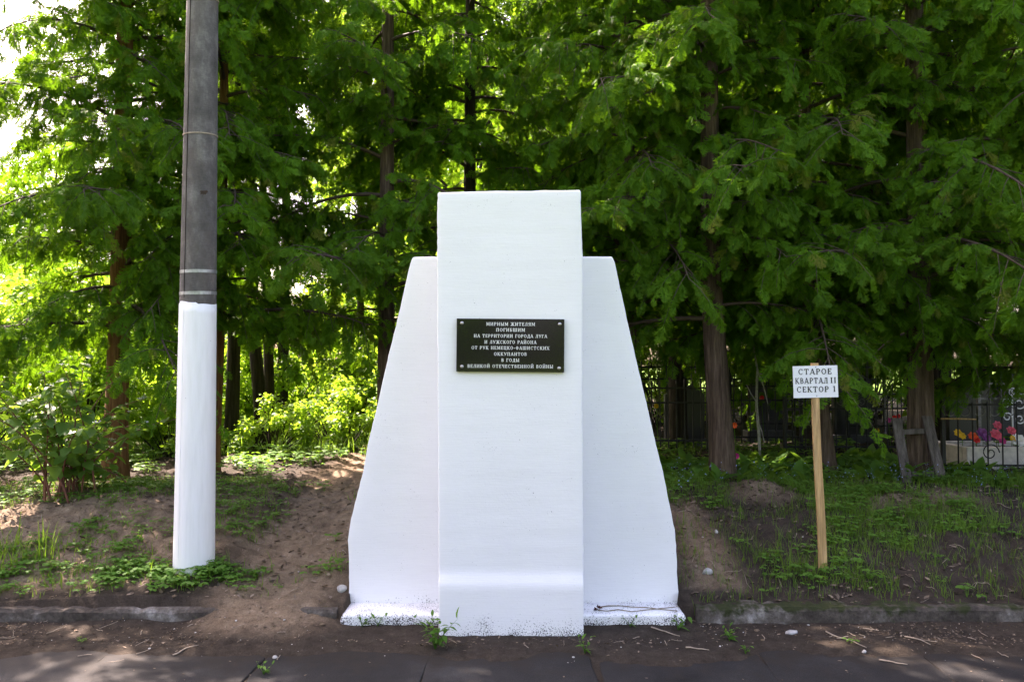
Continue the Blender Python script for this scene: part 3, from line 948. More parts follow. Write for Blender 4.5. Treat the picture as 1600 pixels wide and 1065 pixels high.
def thuja_variant(seed, H=10.0, zb=1.7, Rm=1.5, step=0.083, zfine=5.4, dens=1.0, lod=1.0):
    r = np.random.default_rng(seed)
    limbs = []; pos, axs, nrm, scl = [], [], [], []
    z = zb; a = r.uniform(0, 6.28)
    while z < H - 0.25:
        fine = z < zfine
        tt = (z - zb) / (H - zb)
        rad = Rm * (1 - tt) ** 0.62 * r.uniform(.50, 1.12)
        a += 2.4 + r.normal(0, .35)
        hd = np.array([math.cos(a), math.sin(a), 0.0]); sd = np.array([-hd[1], hd[0], 0])
        s = np.linspace(0, 1, 9)
        sag = r.uniform(.20, .62); lift = r.uniform(.05, .50); cv = r.uniform(-.25, .25)
        P = hd * (s * rad)[:, None] + sd * (cv * rad * s ** 2)[:, None] + np.array([0, 0, 1.0]) * (z + rad * (lift * s - sag * s ** 2))[:, None]
        rr = (0.007 + 0.011 * rad) * (1 - .85 * s) * (1.0 if fine else 1.2)
        vs, fs = [], []
        v, f = tube_np(P, rr, 5); vs.append(v); fs.append(f); nb = len(v)
        ntw = int(rad / (0.062 if fine else .16) * dens)
        for k in range(ntw):
            t = 0.16 + 0.84 * (k + r.random()) / ntw
            p = np.array([np.interp(t, s, P[:, i]) for i in range(3)])
            tg = unit(np.array([np.interp(min(1, t + .05), s, P[:, i]) - np.interp(t - .05, s, P[:, i]) for i in range(3)]))
            side = unit(np.cross(tg, [0, 0, 1.0])) * (1 if k % 2 else -1)
            ln = r.uniform(.20, .58) * (1.15 - .45 * t) * min(1.15, rad)
            if not fine: ln *= 1.4
            d0 = unit(tg * r.uniform(.3, 1.0) + side * r.uniform(.35, 1.0) + np.array([0, 0, r.uniform(-.55, .60)]))
            s3 = np.linspace(0, 1, 4)
            Q = p + d0 * (s3 * ln)[:, None] + np.array([0, 0, -1.0]) * (ln * .45 * s3 ** 2)[:, None]
            v, f = tube_np(Q, [.0045, .0036, .0026, .0014], 3)
            vs.append(v); fs.append(f + nb); nb += len(v)
            ns = int((10 if fine else 4) * lod)
            for j in range(ns):
                u = 0.22 + 0.78 * (j + r.random() * .6) / ns
                q = np.array([np.interp(u, s3, Q[:, i]) for i in range(3)])
                td = unit(Q[-1] - Q[1])
                sd2 = unit(np.cross(td, [0, 0, 1.0])) * (1 if j % 2 else -1)
                w = 0.0 if j == ns - 1 else r.uniform(.3, .9)
                ad = unit(td + sd2 * w + r.normal(0, .25, 3) + np.array([0, 0, r.uniform(-.85, .25)]))
                outw = unit(np.array([q[0], q[1], 0.0]) + 1e-6)
                nn = unit(np.array([0, 0, 1.0]) * r.uniform(.2, 1.0) + outw * r.uniform(.0, 1.0) + r.normal(0, .40, 3))
                pos.append(q); axs.append(ad); nrm.append(nn)
                scl.append(r.uniform(.08, .185) * (1.0 if fine else 2.7) / (lod ** .5))
        limbs.append((np.concatenate(vs), np.concatenate(fs)))
        z += (step if fine else step * 2.6) * r.uniform(.6, 1.4)
    pos = np.array(pos); axs = np.array(axs); nrm = np.array(nrm); scl = np.array(scl)
    rot = frames(axs, nrm)
    which = r.integers(0, len(SPR), len(pos))
    parts = []
    for i, (tv, tf, tp) in enumerate(SPR):
        k = which == i
        # some branches carry the yellowish cone clusters
        rn = np.clip(r.normal(.40, .36, k.sum()), 0, 1)
        parts.append(scatter(tv, tf, pos[k], rot[k], scl[k], tp * .75, rn))
    v, f, a_ = cat(parts)
    cm = mesh_np('crown', v, f, a_)
    lms = [mesh_np('branch', v, f, None, True) for v, f in limbs]
    b = 0; va, fa = [], []
    for v, f in limbs:
        va.append(v); fa.append(f + b); b += len(v)
    jl = mesh_np('branches', np.concatenate(va), np.concatenate(fa), None, True)
    return cm, lms, jl

VAR = [thuja_variant(11, 10.0, 1.35, 1.5, 0.075, dens=1.2), thuja_variant(12, 9.4, 1.45, 1.4, 0.075, dens=1.2), thuja_variant(13, 10.6, 1.40, 1.55, 0.095), thuja_variant(14, 9.0, 0.95, 1.4)]
print('thuja tris', [len(v[0].polygons) for v in VAR])

def trunk_mesh(pts, rads, seed, n=20, ridge=0.10, name='trunk'):
    r = np.random.default_rng(seed)
    P = np.array([tuple(p) for p in pts]); rads = np.array(rads)
    z = np.linspace(0, 1, 46) ** 1.6
    tz = np.linspace(0, 1, len(P))
    zz = P[0, 2] + z * (P[-1, 2] - P[0, 2])
    C = np.stack([np.interp(zz, P[:, 2], P[:, 0]), np.interp(zz, P[:, 2], P[:, 1]), zz], -1)
    rr = np.interp(zz, P[:, 2], rads)
    a = np.linspace(0, 2 * math.pi, n, endpoint=False)
    ph = r.uniform(0, 6.28, 6)
    rid = sum(np.sin(a * k + ph[i])[None, :] * w for i, (k, w) in enumerate(((3, .5), (5, .4), (8, .35), (2, .4))))
    tw = np.sin(a[None, :] * 4 + zz[:, None] * 2.3 + ph[4]) * .3
    fl = np.exp(-(zz - zz[0]) / .18)[:, None]
    rad = rr[:, None] * (1 + ridge * (rid + tw) * (.6 + 1.4 * fl) + .35 * fl + r.normal(0, .012, (len(zz), n)))
    X = C[:, None, 0] + rad * np.cos(a); Y = C[:, None, 1] + rad * np.sin(a); Z = np.repeat(C[:, 2:], n, 1)
    V = np.stack([X, Y, Z], -1).reshape(-1, 3)
    i = np.arange(len(zz) - 1)[:, None] * n; j = np.arange(n)[None, :]; k = (j + 1) % n
    fq = np.stack([i + j, i + k, i + n + k, i + n + j], -1).reshape(-1, 4)
    return mesh_np(name, V, fq, None, True)

tcount = 0
def thuja(px, py, var, rz, diam, label, bark='bark', bend=(0, 0), front=True, sc=1.0, group='thuja trees behind the memorial', zoff=0.0):
    global tcount
    tcount += 1
    zb = float(zg(px, py))
    t = empty('thuja_tree', (px, py, zb), label, 'tree', group)
    H = 8.8 * sc
    b0, b1 = bend
    r_ = diam / 2
    pts = [(b0, b1, -.12), (b0 * .85, b1 * .85, .25), (b0 * .4, b1 * .4, 1.0), (0, 0, 1.8), (0, 0, 4), (0, 0, H)]
    link('trunk', trunk_mesh(pts, [r_ * 1.15, r_ * 1.05, r_ * .95, r_ * .88, r_ * .7, r_ * .12], 100 + tcount), M[bark], t)
    cm, lms, jl = VAR[var]
    o = link('crown', cm, M['thuja'], t, rot=(0, 0, rz), scale=(sc, sc, sc), loc=(0, 0, zoff)); o['kind'] = 'stuff'
    if front:
        for lm in lms:
            link('branch', lm, M['twig'], t, rot=(0, 0, rz), scale=(sc, sc, sc), loc=(0, 0, zoff))
    else:
        o = link('branches', jl, M['twig'], t, rot=(0, 0, rz), scale=(sc, sc, sc), loc=(0, 0, zoff)); o['kind'] = 'stuff'
    return t

def X(u, Y): return (u - 800.0) / F * Y
thuja(X(187, 7.1), 7.1, 0, 0.3, .20, 'thuja with straight orange-brown trunk behind the white-flowered shrub', 'bark_sunlit', (-.03, 0))
thuja(X(345, 7.5), 7.5, 1, 1.9, .10, 'slim thuja with pale brown trunk close behind the concrete pole', 'bark_sunlit', (-.06, 0))
thuja(X(603, 7.7), 7.7, 2, 4.0, .17, 'thuja whose dark reddish trunk rises beside the memorial\'s left wing')
thuja(X(734, 8.6), 8.6, 0, 2.6, .16, 'thuja whose trunk shows just above the memorial\'s centre slab', 'bark_dark')
thuja(X(985, 7.6), 7.6, 1, 5.2, .13, 'thuja hidden behind the memorial\'s right wing', 'bark')
thuja(X(1112, 6.95), 6.95, 2, 0.9, .20, 'thuja with furrowed grey-brown leaning trunk between memorial and sector sign', 'bark', (.10, 0))
thuja(X(1262, 7.35), 7.35, 0, 5.6, .14, 'thuja with slanting trunk right behind the sector sign', 'bark', (.18, 0))
thuja(X(1437, 6.95), 6.95, 2, 3.3, .205, 'thuja with thick pale-streaked trunk that the wooden frame leans on', 'bark')
thuja(X(1640, 6.7), 6.7, 3, 1.4, .19, 'thuja with low hanging boughs beside the flower planter')
thuja(-6.3, 7.0, 1, .4, .18, 'unseen thuja added past the dogwoods to shade the road', 'bark')  # added out of view, its crown cuts the sun on the left road
BK = 'thuja trees deeper in the cemetery'
for i, (x_, y_, va, sc_) in enumerate(((X(1058, 9.6), 9.6, 1, 1.05), (5.2, 9.7, 2, 1.0), (6.9, 8.6, 0, 1.0), (3.6, 11.8, 3, 1.15), (0.9, 11.4, 2, 1.1), (6.4, 12.2, 2, 1.1), (8.4, 10.5, 1, 1.1))):
    thuja(x_, y_, va, i * 1.7, .22, 'dark thuja standing deeper among the grave fences' if x_ > -1 else 'thuja at the end of the row past the shrub', 'bark_dark', front=False, sc=sc_, group=BK if x_ > -1 else None)

# ------------------------------------------------------------------ broadleaf trees and shrubs
def leaf_template(w=.32, fold=.12, droop=.22, full=True):
    ys = [0, .22, .5, .78, 1.0]
    ws = [0, .75, 1.0, .62, 0]
    v = []; tip = []
    for y, k in zip(ys, ws):
        z = -droop * y * y
        v.append((0, y, z)); tip.append(.1)
        if 0 < y < 1:
            v.append((-w * k, y, z + fold * k)); v.append((w * k, y, z + fold * k)); tip += [.4, .4]
    # indices: 0; 1,2,3 ; 4,5,6 ; 7,8,9 ; 10
    f = [(0, 1, 2), (0, 3, 1), (1, 4, 5), (1, 5, 2), (1, 3, 6), (1, 6, 4), (4, 7, 8), (4, 8, 5), (4, 6, 9), (4, 9, 7), (7, 10, 8), (7, 9, 10)]
    return np.array(v), np.array(f), np.array(tip)
LEAF = leaf_template()
LEAF_S = (np.array([(0, 0, 0), (-.34, .5, .04), (.34, .5, .04), (0, 1, -.15)], float), np.array([(0, 2, 1), (1, 2, 3)]), np.array([0, .4, .4, .6]))

def cloud_leaves(centers, radii, n, size, seed, tmpl=LEAF_S, shell=.55, spread=(1, 1, .8)):
    r = np.random.default_rng(seed)
    w = np.array(radii) ** 2; w = w / w.sum()
    ix = r.choice(len(centers), n, p=w)
    d = unit(r.normal(0, 1, (n, 3)))
    rad = (shell + (1 - shell) * r.random(n)) * np.array(radii)[ix]
    p = np.array(centers)[ix] + d * rad[:, None] * np.array(spread)
    ax = unit(d * .6 + r.normal(0, .6, (n, 3)) + np.array([0, 0, -.25]))
    nn = unit(np.array([0, 0, 1.0]) + d * .4 + r.normal(0, .45, (n, 3)))
    return scatter(tmpl[0], tmpl[1], p, frames(ax, nn), size * r.uniform(.6, 1.3, n), tmpl[2], np.clip(r.normal(.5, .3, n), 0, 1))

def broad_variant(seed, H, Rm, zb, n, size, nb=26):
    r = np.random.default_rng(seed)
    cen, rad, stems = [], [], []
    for i in range(nb):
        t = (i + r.random()) / nb
        z = zb + (H - zb) * t
        rr = Rm * math.sin(math.pi * min(.97, .14 + .80 * t)) ** .7 * r.uniform(.45, 1.0)
        a = i * 2.4 + r.normal(0, .4)
        c = np.array([rr * math.cos(a), rr * math.sin(a), z])
        cen.append(c); rad.append(r.uniform(.28, .48) * Rm * .75)
        s = np.linspace(0, 1, 5)[:, None]
        st0 = np.array([0, 0, max(.4, z - rr * .9)])
        Q = st0 * (1 - s) + c * s + np.array([0, 0, .12 * rr]) * (s * (1 - s) * 4)
        stems.append(tube_np(Q, (.03 * (1 - t) + .014) * (1.15 - s[:, 0]), 4))
    v, f, a_ = cloud_leaves(cen, rad, n, size, seed + 1, LEAF_S, .25)
    cm = mesh_np('crown', v, f, a_)
    b = 0; va, fa = [], []
    for v, f in stems:
        va.append(v); fa.append(f + b); b += len(v)
    return cm, mesh_np('branches', np.concatenate(va), np.concatenate(fa), None, True)
BV = [broad_variant(31, 11, 2.6, 2.2, 15000, .16, 34), broad_variant(33, 9, 2.3, 1.6, 13000, .15, 30)]

bcount = 0
def broad(px, py, var, label, group, sc=1.0, diam=.22, bark='bark_dark', rz=None, name='broadleaf_tree'):
    global bcount
    bcount += 1
    t = empty(name, (px, py, float(zg(px, py))), label, 'tree', group)
    H = (11, 9)[var] * sc * .93
    r_ = diam / 2
    link('trunk', trunk_mesh([(0, 0, -.1), (.02, 0, .5), (.05, .03, H * .3), (0, 0, H)], [r_ * 1.1, r_, r_ * .8, r_ * .1], 300 + bcount, 14, .07), M[bark], t)
    cm, bm2 = BV[var]
    rz = bcount * 1.9 if rz is None else rz
    o = link('crown', cm, M['broadleaf'], t, rot=(0, 0, rz), scale=(sc, sc, sc)); o['kind'] = 'stuff'
    o = link('branches', bm2, M['bark_dark'], t, rot=(0, 0, rz), scale=(sc, sc, sc)); o['kind'] = 'stuff'
    return t
GB = 'sunlit broadleaf trees beyond the thujas'
for i, (x_, y_, va, sc_) in enumerate(((-0.8, 15, 0, 1.15), (1.6, 16.5, 1, 1.3), (3.6, 18.5, 0, 1.2), (6.0, 16, 1, 1.35), (8.6, 15, 0, 1.2), (11, 13.5, 1, 1.3), (-2.6, 21, 0, 1.2), (10, 20, 0, 1.4), (0.5, 22, 1, 1.5), (5, 24, 0, 1.5))):
    broad(x_, y_, va, 'tall broadleaf tree with backlit yellow-green leaves beyond the thujas', GB, sc_, .3)
GF = 'low round trees on the far side of the meadow'
for i, (x_, y_, va, sc_) in enumerate(((-6, 29, 1, 1.0), (-10.5, 27, 0, .8), (-15, 26, 1, .95), (-20, 28, 0, .95), (-3, 33, 0, 1.1), (-26, 30, 1, 1.2), (3, 34, 0, 1.5), (11, 32, 1, 1.7), (19, 28, 0, 1.6), (18, 18, 1, 1.4))):
    broad(x_, y_, va, 'round leafy tree standing far off across the sunlit meadow' if x_ < 0 else 'tall leafy tree far off behind the cemetery', GF if x_ < 0 else 'far trees behind the cemetery', sc_, .3)
GN = 'trees on the opposite side of the road'
for i, (x_, y_, va, sc_) in enumerate(((-13, -17, 0, 1.0), (-7.5, -18.5, 1, 1.1), (-2, -17.5, 0, .95), (3.2, -18, 1, 1.05), (8.5, -17, 0, 1.0), (14, -19, 1, 1.1))):
    broad(x_, y_, va, 'leafy tree on the opposite side of the road facing the memorial', GN, sc_, .3)

# understorey shrubs, lit from behind
def shrub_variant(seed, H, Rm, n, size):
    r = np.random.default_rng(seed)
    cen, rad, stems = [], [], []
    for i in range(24):
        a = r.uniform(0, 6.28); rr = Rm * r.random() ** .6
        z = H * r.uniform(.18, 1.0) * (1 - .35 * (rr / Rm) ** 2)
        c = np.array([rr * math.cos(a), rr * math.sin(a), z])
        cen.append(c); rad.append(r.uniform(.2, .38) * Rm * .8)
        s = np.linspace(0, 1, 5)[:, None]
        b0 = np.array([c[0] * .25, c[1] * .25, -.05])
        stems.append(tube_np(b0 * (1 - s) + c * s + np.array([0, 0, .2 * H]) * s * (1 - s), .012 * (1.2 - s[:, 0]), 4))
    v, f, a_ = cloud_leaves(cen, rad, n, size, seed + 1, LEAF_S, .2)
    b = 0; va, fa = [], []
    for q, g in stems:
        va.append(q); fa.append(g + b); b += len(q)
    return mesh_np('foliage', v, f, a_), mesh_np('stems', np.concatenate(va), np.concatenate(fa), None, True)
SV = [shrub_variant(41, 2.3, 1.25, 5200, .085), shrub_variant(43, 1.7, 1.1, 4200, .08), shrub_variant(45, 1.0, .8, 2600, .075)]
def shrub(px, py, var, rz, label, group, sc=1.0):
    t = empty('leafy_shrub', (px, py, float(zg(px, py))), label, 'shrub', group)
    a, b = SV[var]
    o = link('foliage', a, M['broadleaf'], t, rot=(0, 0, rz), scale=(sc,) * 3); o['kind'] = 'stuff'
    o = link('stems', b, M['bark_dark'], t, rot=(0, 0, rz), scale=(sc,) * 3); o['kind'] = 'stuff'
GS = 'sunlit shrubs of the thicket'
for i, (x_, y_, va, sc_) in enumerate(((-4.95, 9.2, 0, .85), (-4.05, 9.6, 1, .9), (-2.35, 11.2, 1, .95), (-6.2, 9.0, 0, .9), (-5.8, 10.2, 0, 1.0), (-4.6, 11.0, 0, 1.05), (-3.6, 12.0, 1, 1.1), (-2.6, 12.6, 0, 1.1), (-1.4, 13.0, 0, 1.3), (-7.2, 11.5, 0, 1.3), (-5.2, 13.0, 1, 1.2), (-3.6, 14.0, 1, 1.3), (-8.5, 9.6, 1, 1.1), (-10.5, 15, 0, 1.2), (-0.6, 14.2, 1, 1.5))):
    shrub(x_, y_, va, i * 2.1, 'bushy shrub with small bright green leaves in the thicket beyond the path', GS, sc_)
for i, (x_, y_, va, sc_) in enumerate(((1.4, 12.8, 1, 1.0), (2.6, 13.4, 0, .9), (4.2, 13.8, 1, 1.1), (5.6, 13.0, 0, .9), (7.2, 13.2, 1, 1.2), (8.8, 12.4, 0, 1.0), (3.4, 15.5, 0, 1.1), (6.6, 15.0, 0, 1.1))):
    shrub(x_, y_, va, i * 1.4 + .2, 'leafy shrub growing behind the grave fences', 'shrubs behind the grave fences', sc_)
GD = 'low shaded shrubs along the path'
for i, (x_, y_, va, sc_) in enumerate(((-2.1, 9.8, 2, .8), (-2.75, 9.1, 2, .6), (-1.75, 11.0, 2, .9), (-3.7, 8.7, 2, .6))):
    shrub(x_, y_, va, i * 1.3 + .5, 'low dark green shrub at the foot of the slender trunks', GD, sc_)

# slender dark trunks in the thicket (with a few leafy limbs high above)
def slim(px, py, pts, rads, label, sc=.8, var=1):
    t = empty('slender_tree', (px, py, float(zg(px, py))), label, 'tree', 'slender dark trunks in the thicket')
    link('trunk', trunk_mesh(pts, rads, int(abs(px) * 1000), 12, .06), M['bark_dark'], t)
    cm, bm2 = BV[var]
    o = link('crown', cm, M['broadleaf'], t, rot=(0, 0, px * 7), scale=(sc * .5, sc * .5, sc * .5), loc=(0, 0, 3.0)); o['kind'] = 'stuff'
    o = link('branches', bm2, M['bark_dark'], t, rot=(0, 0, px * 7), scale=(sc * .5, sc * .5, sc * .5), loc=(0, 0, 3.0)); o['kind'] = 'stuff'
slim(X(362, 9.2), 9.2, [(0, 0, -.1), (.02, 0, .8), (.03, 0, 3), (0, 0, 7)], [.085, .075, .06, .02], 'straight dark trunk just past the slim thuja by the pole')
t = slim(X(408, 9.6), 9.6, [(0, 0, -.1), (.0, 0, .5), (-.10, 0, 1.5), (-.16, 0, 3), (-.1, 0, 7)], [.105, .08, .07, .055, .02], 'dark leaning trunk forming a V with its neighbour in the thicket')
slim(X(419, 9.9), 9.9, [(0, 0, -.1), (.02, 0, .6), (-.02, 0, 2), (-.08, 0, 3), (-.1, 0, 7)], [.075, .065, .055, .045, .02], 'upright dark trunk forming a V with its leaning neighbour')
slim(X(440, 11.2), 11.2, [(0, 0, -.1), (.02, 0, .8), (.05, 0, 3), (0, 0, 7)], [.09, .08, .06, .02], 'short-looking dark trunk half hidden by thicket leaves')
slim(X(567, 12.5), 12.5, [(0, 0, -.1), (-.02, 0, .8), (-.06, 0, 3), (0, 0, 7)], [.07, .06, .05, .02], 'thin dark trunk standing next to the memorial in the bright thicket')

# ------------------------------------------------------------------ white-flowered dogwood
def dogwood(px, py, nst, label, seed, spread=1.0, hmax=1.35):
    r = np.random.default_rng(seed)
    z0 = float(zg(px, py))
    t = empty('dogwood_shrub', (px, py, z0), label, 'shrub')
    lm = []
    for i in range(5):
        tv, tf, tp = leaf_template(.30 + .03 * i, .06 + .03 * i, .15 + .08 * i)
        m_ = mesh_np('leaf', tv, tf, {'rnd': np.full(len(tv), i / 5), 'tip': tp}, True)
        m_.materials.append(M['dogwood']); lm.append(m_)
    fm = None
    cnt = 0
    for s in range(nst):
        a = r.uniform(0, 6.28)
        b0 = np.array([r.normal(0, .13), r.normal(0, .10), -.03])
        h = r.uniform(.55, 1.0) * hmax
        out = r.uniform(.25, .75) * spread
        ss = np.linspace(0, 1, 9)[:, None]
        d = np.array([math.cos(a), math.sin(a) * .8, 0])
        P = b0 + d * out * (ss ** 1.4) + np.array([0, 0, h]) * (ss - .18 * ss ** 3 * (out / .5))
        stem = link('stem', mesh_np('stem', *tube_np(P, .0065 * (1.15 - ss[:, 0]) + .001, 5), None, True), M['redstem'], t)
        nn = int(5 + h * 5)
        for k in range(nn):
            u = .28 + .72 * k / (nn - 1)
            q = np.array([np.interp(u, ss[:, 0], P[:, i]) for i in range(3)])
            rot0 = r.uniform(0, 6.28)
            for sgn in (0, math.pi):
                yaw = rot0 + sgn + r.normal(0, .3)
                pitch = r.uniform(-.55, .35)
                ax = np.array([[math.cos(yaw) * math.cos(pitch), math.sin(yaw) * math.cos(pitch), math.sin(pitch)]])
                nrm_ = unit(np.array([[0, 0, 1.0]]) + r.normal(0, .35, (1, 3)))
                Rm_ = Matrix(frames(ax, nrm_)[0].tolist())
                o = link('leaf', lm[int(r.integers(5))], None, stem)
                o.location = q
                o.rotation_euler = Rm_.to_euler()
                L = r.uniform(.075, .13) * (1.0 if u < .9 else .7)
                o.scale = (L, L, L)
                cnt += 1
        if r.random() < .6:   # flat white flower cluster at the tip
            q = P[-1]
            m = MB()
            for k in range(16):
                c = Vector((q[0] + r.normal(0, .012), q[1] + r.normal(0, .012), q[2] + .012 + r.normal(0, .005)))
                for j in range(2):
                    a2 = r.uniform(0, 3.14)
                    e = Vector((math.cos(a2), math.sin(a2), .25)) * .006; g = Vector((-math.sin(a2), math.cos(a2), .15)) * .006
                    m.add([c - e, c - g, c + e, c + g], [(0, 1, 2, 3)])
            m.build('flower_cluster', M['flower_white'], t)
    return cnt
n1 = dogwood(X(105, 6.15), 6.15, 24, 'dogwood shrub with large oval leaves and white flower clusters by the orange-brown trunk', 51, 1.35)
n2 = dogwood(X(175, 6.35), 6.35, 5, 'low dogwood sprout with a few drooping leaves at the orange-brown trunk\'s foot', 53, .8, .55)
n3 = dogwood(X(-90, 6.6), 6.6, 12, 'tall dogwood shrub at the edge of the sandy bank', 57, 1.0, 1.6)
print('dogwood leaves', n1, n2, n3)

# ------------------------------------------------------------------ the cemetery on the right
def spiral(r_out, turns=1.6, n=26, hand=1, r_in=.18):
    out = []
    for i in range(n):
        t = i / (n - 1)
        rr = r_out * (1 - (1 - r_in) * t)
        a = hand * t * turns * 2 * math.pi
        out.append((rr * math.cos(a), rr * math.sin(a)))
    return out

def fence(x0, x1, Y, ztop, zbot, label, style='plain', sp=.10, mat='iron', yaw=0.0, group=None, pick=.05):
    base = float(zg((x0 + x1) / 2, Y))
    t = empty('grave_fence', ((x0 + x1) / 2, Y, base), label, 'fence', group, yaw)
    L = x1 - x0
    ht, hb = ztop - base, zbot - base
    pm = MB().box((0, 0, (ht + .06) / 2 - .05), (.035, .035, ht + .16)).build('post', M[mat], t, bevel=.003, seg=1)
    pm.location = (-L / 2, 0, 0)
    o = link('post', pm.data, M[mat], t); o.location = (L / 2, 0, 0)
    if L > 2.2:
        o = link('post', pm.data, M[mat], t); o.location = (0, 0.0, 0)
    for z in (ht, hb) + ((ht - .16,) if style in ('scroll', 'double') else ()):
        MB().box((0, 0.012, z), (L, .012, .02)).build('rail', M[mat], t)
    n = int(L / sp)
    bme = mesh_py('bar', *(lambda m: (m.v, m.f))(MB().tube([(0, 0, hb - .08), (0, 0, ht + pick)], [.0075, .0075], 6).tube([(0, 0, ht + pick), (0, 0, ht + pick + .05)], [.010, .001], 6)))
    for i in range(1, n):
        o = link('bar', bme, M[mat], t); o.location = (-L / 2 + i * L / n, -.006, 0)
        o.rotation_euler = (0, random.uniform(-.008, .008), 0)
    if style == 'scroll':
        sc_ = MB()
        pts = [(a, -.012, b) for a, b in spiral(.045, 1.3, 18, 1, .3)]
        sc_.tube(pts, .004, 5)
        sm = mesh_py('scroll', sc_.v, sc_.f)
        for i in range(n):
            o = link('scroll', sm, M['iron_worn'], t)
            o.location = (-L / 2 + (i + .5) * L / n, 0, ht - .08)
            o.rotation_euler = (0, 1.6 * (i % 2) * 2, 0); o.scale = (1 if i % 2 else -1, 1, 1)
        big = MB().tube([(a, -.014, b) for a, b in spiral(.09, 1.4, 24, 1, .25)], .005, 5)
        bgm = mesh_py('scroll', big.v, big.f)
        for i in range(int(L / .45)):
            o = link('scroll', bgm, M['iron_worn'], t)
            o.location = (-L / 2 + .22 + i * .45, 0, ht + .10); o.scale = (1 if i % 2 else -1, 1, 1)
    if style == 'lyre':
        c1 = MB().tube([(a, -.013, b) for a, b in spiral(.05, .6, 14, 1, .75)], .0045, 5)
        cm_ = mesh_py('scroll', c1.v, c1.f)
        for i in range(n):
            o = link('scroll', cm_, M['iron_worn'], t)
            o.location = (-L / 2 + (i + .5) * L / n, 0, ht - .055); o.rotation_euler = (0, 2.6, 0)
        c2 = MB().tube([(a, -.013, b) for a, b in spiral(.07, 1.25, 22, 1, .3)], .005, 5)
        cm2 = mesh_py('scroll', c2.v, c2.f)
        for k, i in enumerate(range(1, n, 3)):
            for sg in (-1, 1):
                o = link('scroll', cm2, M['iron_worn'], t)
                o.location = (-L / 2 + i * L / n + sg * .07, 0, ht + .085); o.scale = (sg, 1, 1)
        c3 = MB().tube([(a, -.013, b) for a, b in spiral(.085, 1.5, 28, 1, .15)], .0055, 5)
        o = link('scroll', mesh_py('scroll', c3.v, c3.f), M['iron'], t); o.location = (-L / 2 + .42, -.004, hb + .12)
    return t
fence(X(1471, 7.3), 6.1, 7.3, 1.155, .60, 'black grave fence with small lyre scrolls in front of the flower planter', 'lyre', .135, pick=-.005)
fence(X(1225, 8.8), X(1432, 8.8), 8.8, 1.20, .62, 'black grave fence with rows of curled scrolls behind the slanting trunk', 'scroll', .11, pick=-.005)
fence(X(1005, 8.7), X(1108, 8.7), 8.7, 1.27, .70, 'tall picket grave fence next to the memorial\'s right wing', 'double', .085)
fence(X(1105, 9.1), X(1250, 9.1), 9.1, 1.28, .70, 'dark picket grave fence behind the furrowed leaning trunk', 'double', .09)
FG = 'grave fences further back'
fence(1.6, 4.2, 10.6, 1.50, .75, 'plain dark iron fence far back behind the pale dead sapling', 'double', .11, group=FG)
fence(4.3, 6.9, 10.2, 1.50, .75, 'plain dark iron fence far back behind the dark granite headstone', 'double', .11, 'iron', group=FG)
fence(2.4, 5.6, 12.0, 1.65, .85, 'worn grey iron fence farthest back among the graves', 'double', .12, 'iron_worn', group=FG)
fence(5.0, 7.4, 8.55, 1.32, .70, 'grey iron grave fence behind the flower planter', 'double', .12, 'iron_worn')

# planter with artificial flowers
pz = float(zg(5.0, 7.9))
plan = empty('flower_planter', (5.2, 7.95, pz), 'cream concrete grave planter full of bright flowers behind the lyre fence', 'planter')
for (cx, cy, dx, dy) in ((0, -.2, 1.62, .07), (0, .42, 1.62, .07), (-.775, .11, .07, .55), (.775, .11, .07, .55)):
    MB().box((cx, cy, .10), (dx, dy, .24 if cy != .11 else .236)).build('side_wall', M['plantercrete'], plan, bevel=.008)
MB().box((0, .11, .12), (1.48, .55, .1)).build('soil', M['soil'], plan)
def bloom(u, v, Y, colr, size, label):
    size *= 1.1
    p = at(u, v, Y)
    h = max(.05, p.z - (pz + .17))
    t = empty('artificial_flower', (p.x, Y, pz + .165), label, 'flower', 'flowers in the cream planter')
    MB().tube([(0, 0, 0), (.005, 0, h * .5), (0, 0, h)], .003, 5).build('stem', M['weed'], t)
    m = MB()
    for ring_, (nn, l, up) in enumerate(((7, 1.0, .25), (6, .75, .7), (4, .45, 1.3))):
        for k in range(nn):
            a = 2 * math.pi * k / nn + ring_ * .4 + random.uniform(-.15, .15)
            d_ = Vector((math.cos(a), math.sin(a), up)).normalized() * size * l
            s_ = Vector((-math.sin(a), math.cos(a), 0)) * size * .36 * (l + .2)
            c = Vector((0, 0, h))
            q = c + d_ * .6
            tl = Matrix.Rotation(math.radians(58), 3, 'X')
            m.add([c] + [c + tl @ (w_ - c) for w_ in (q + s_, c + d_ - Vector((0, 0, size * .1)), q - s_)], [(0, 1, 2), (0, 2, 3)])
    m.build('petals', M[colr], t)
    m = MB()
    for k in range(4):
        a = random.uniform(0, 6.28)
        d_ = Vector((math.cos(a), math.sin(a), .2)) * size * 1.3; c = Vector((0, 0, h * .5))
        s_ = Vector((-math.sin(a), math.cos(a), .2)) * size * .3
        m.add([c, c + d_ * .5 + s_, c + d_, c + d_ * .5 - s_], [(0, 1, 2, 3)])
    m.build('leaves', M['weed'], t)
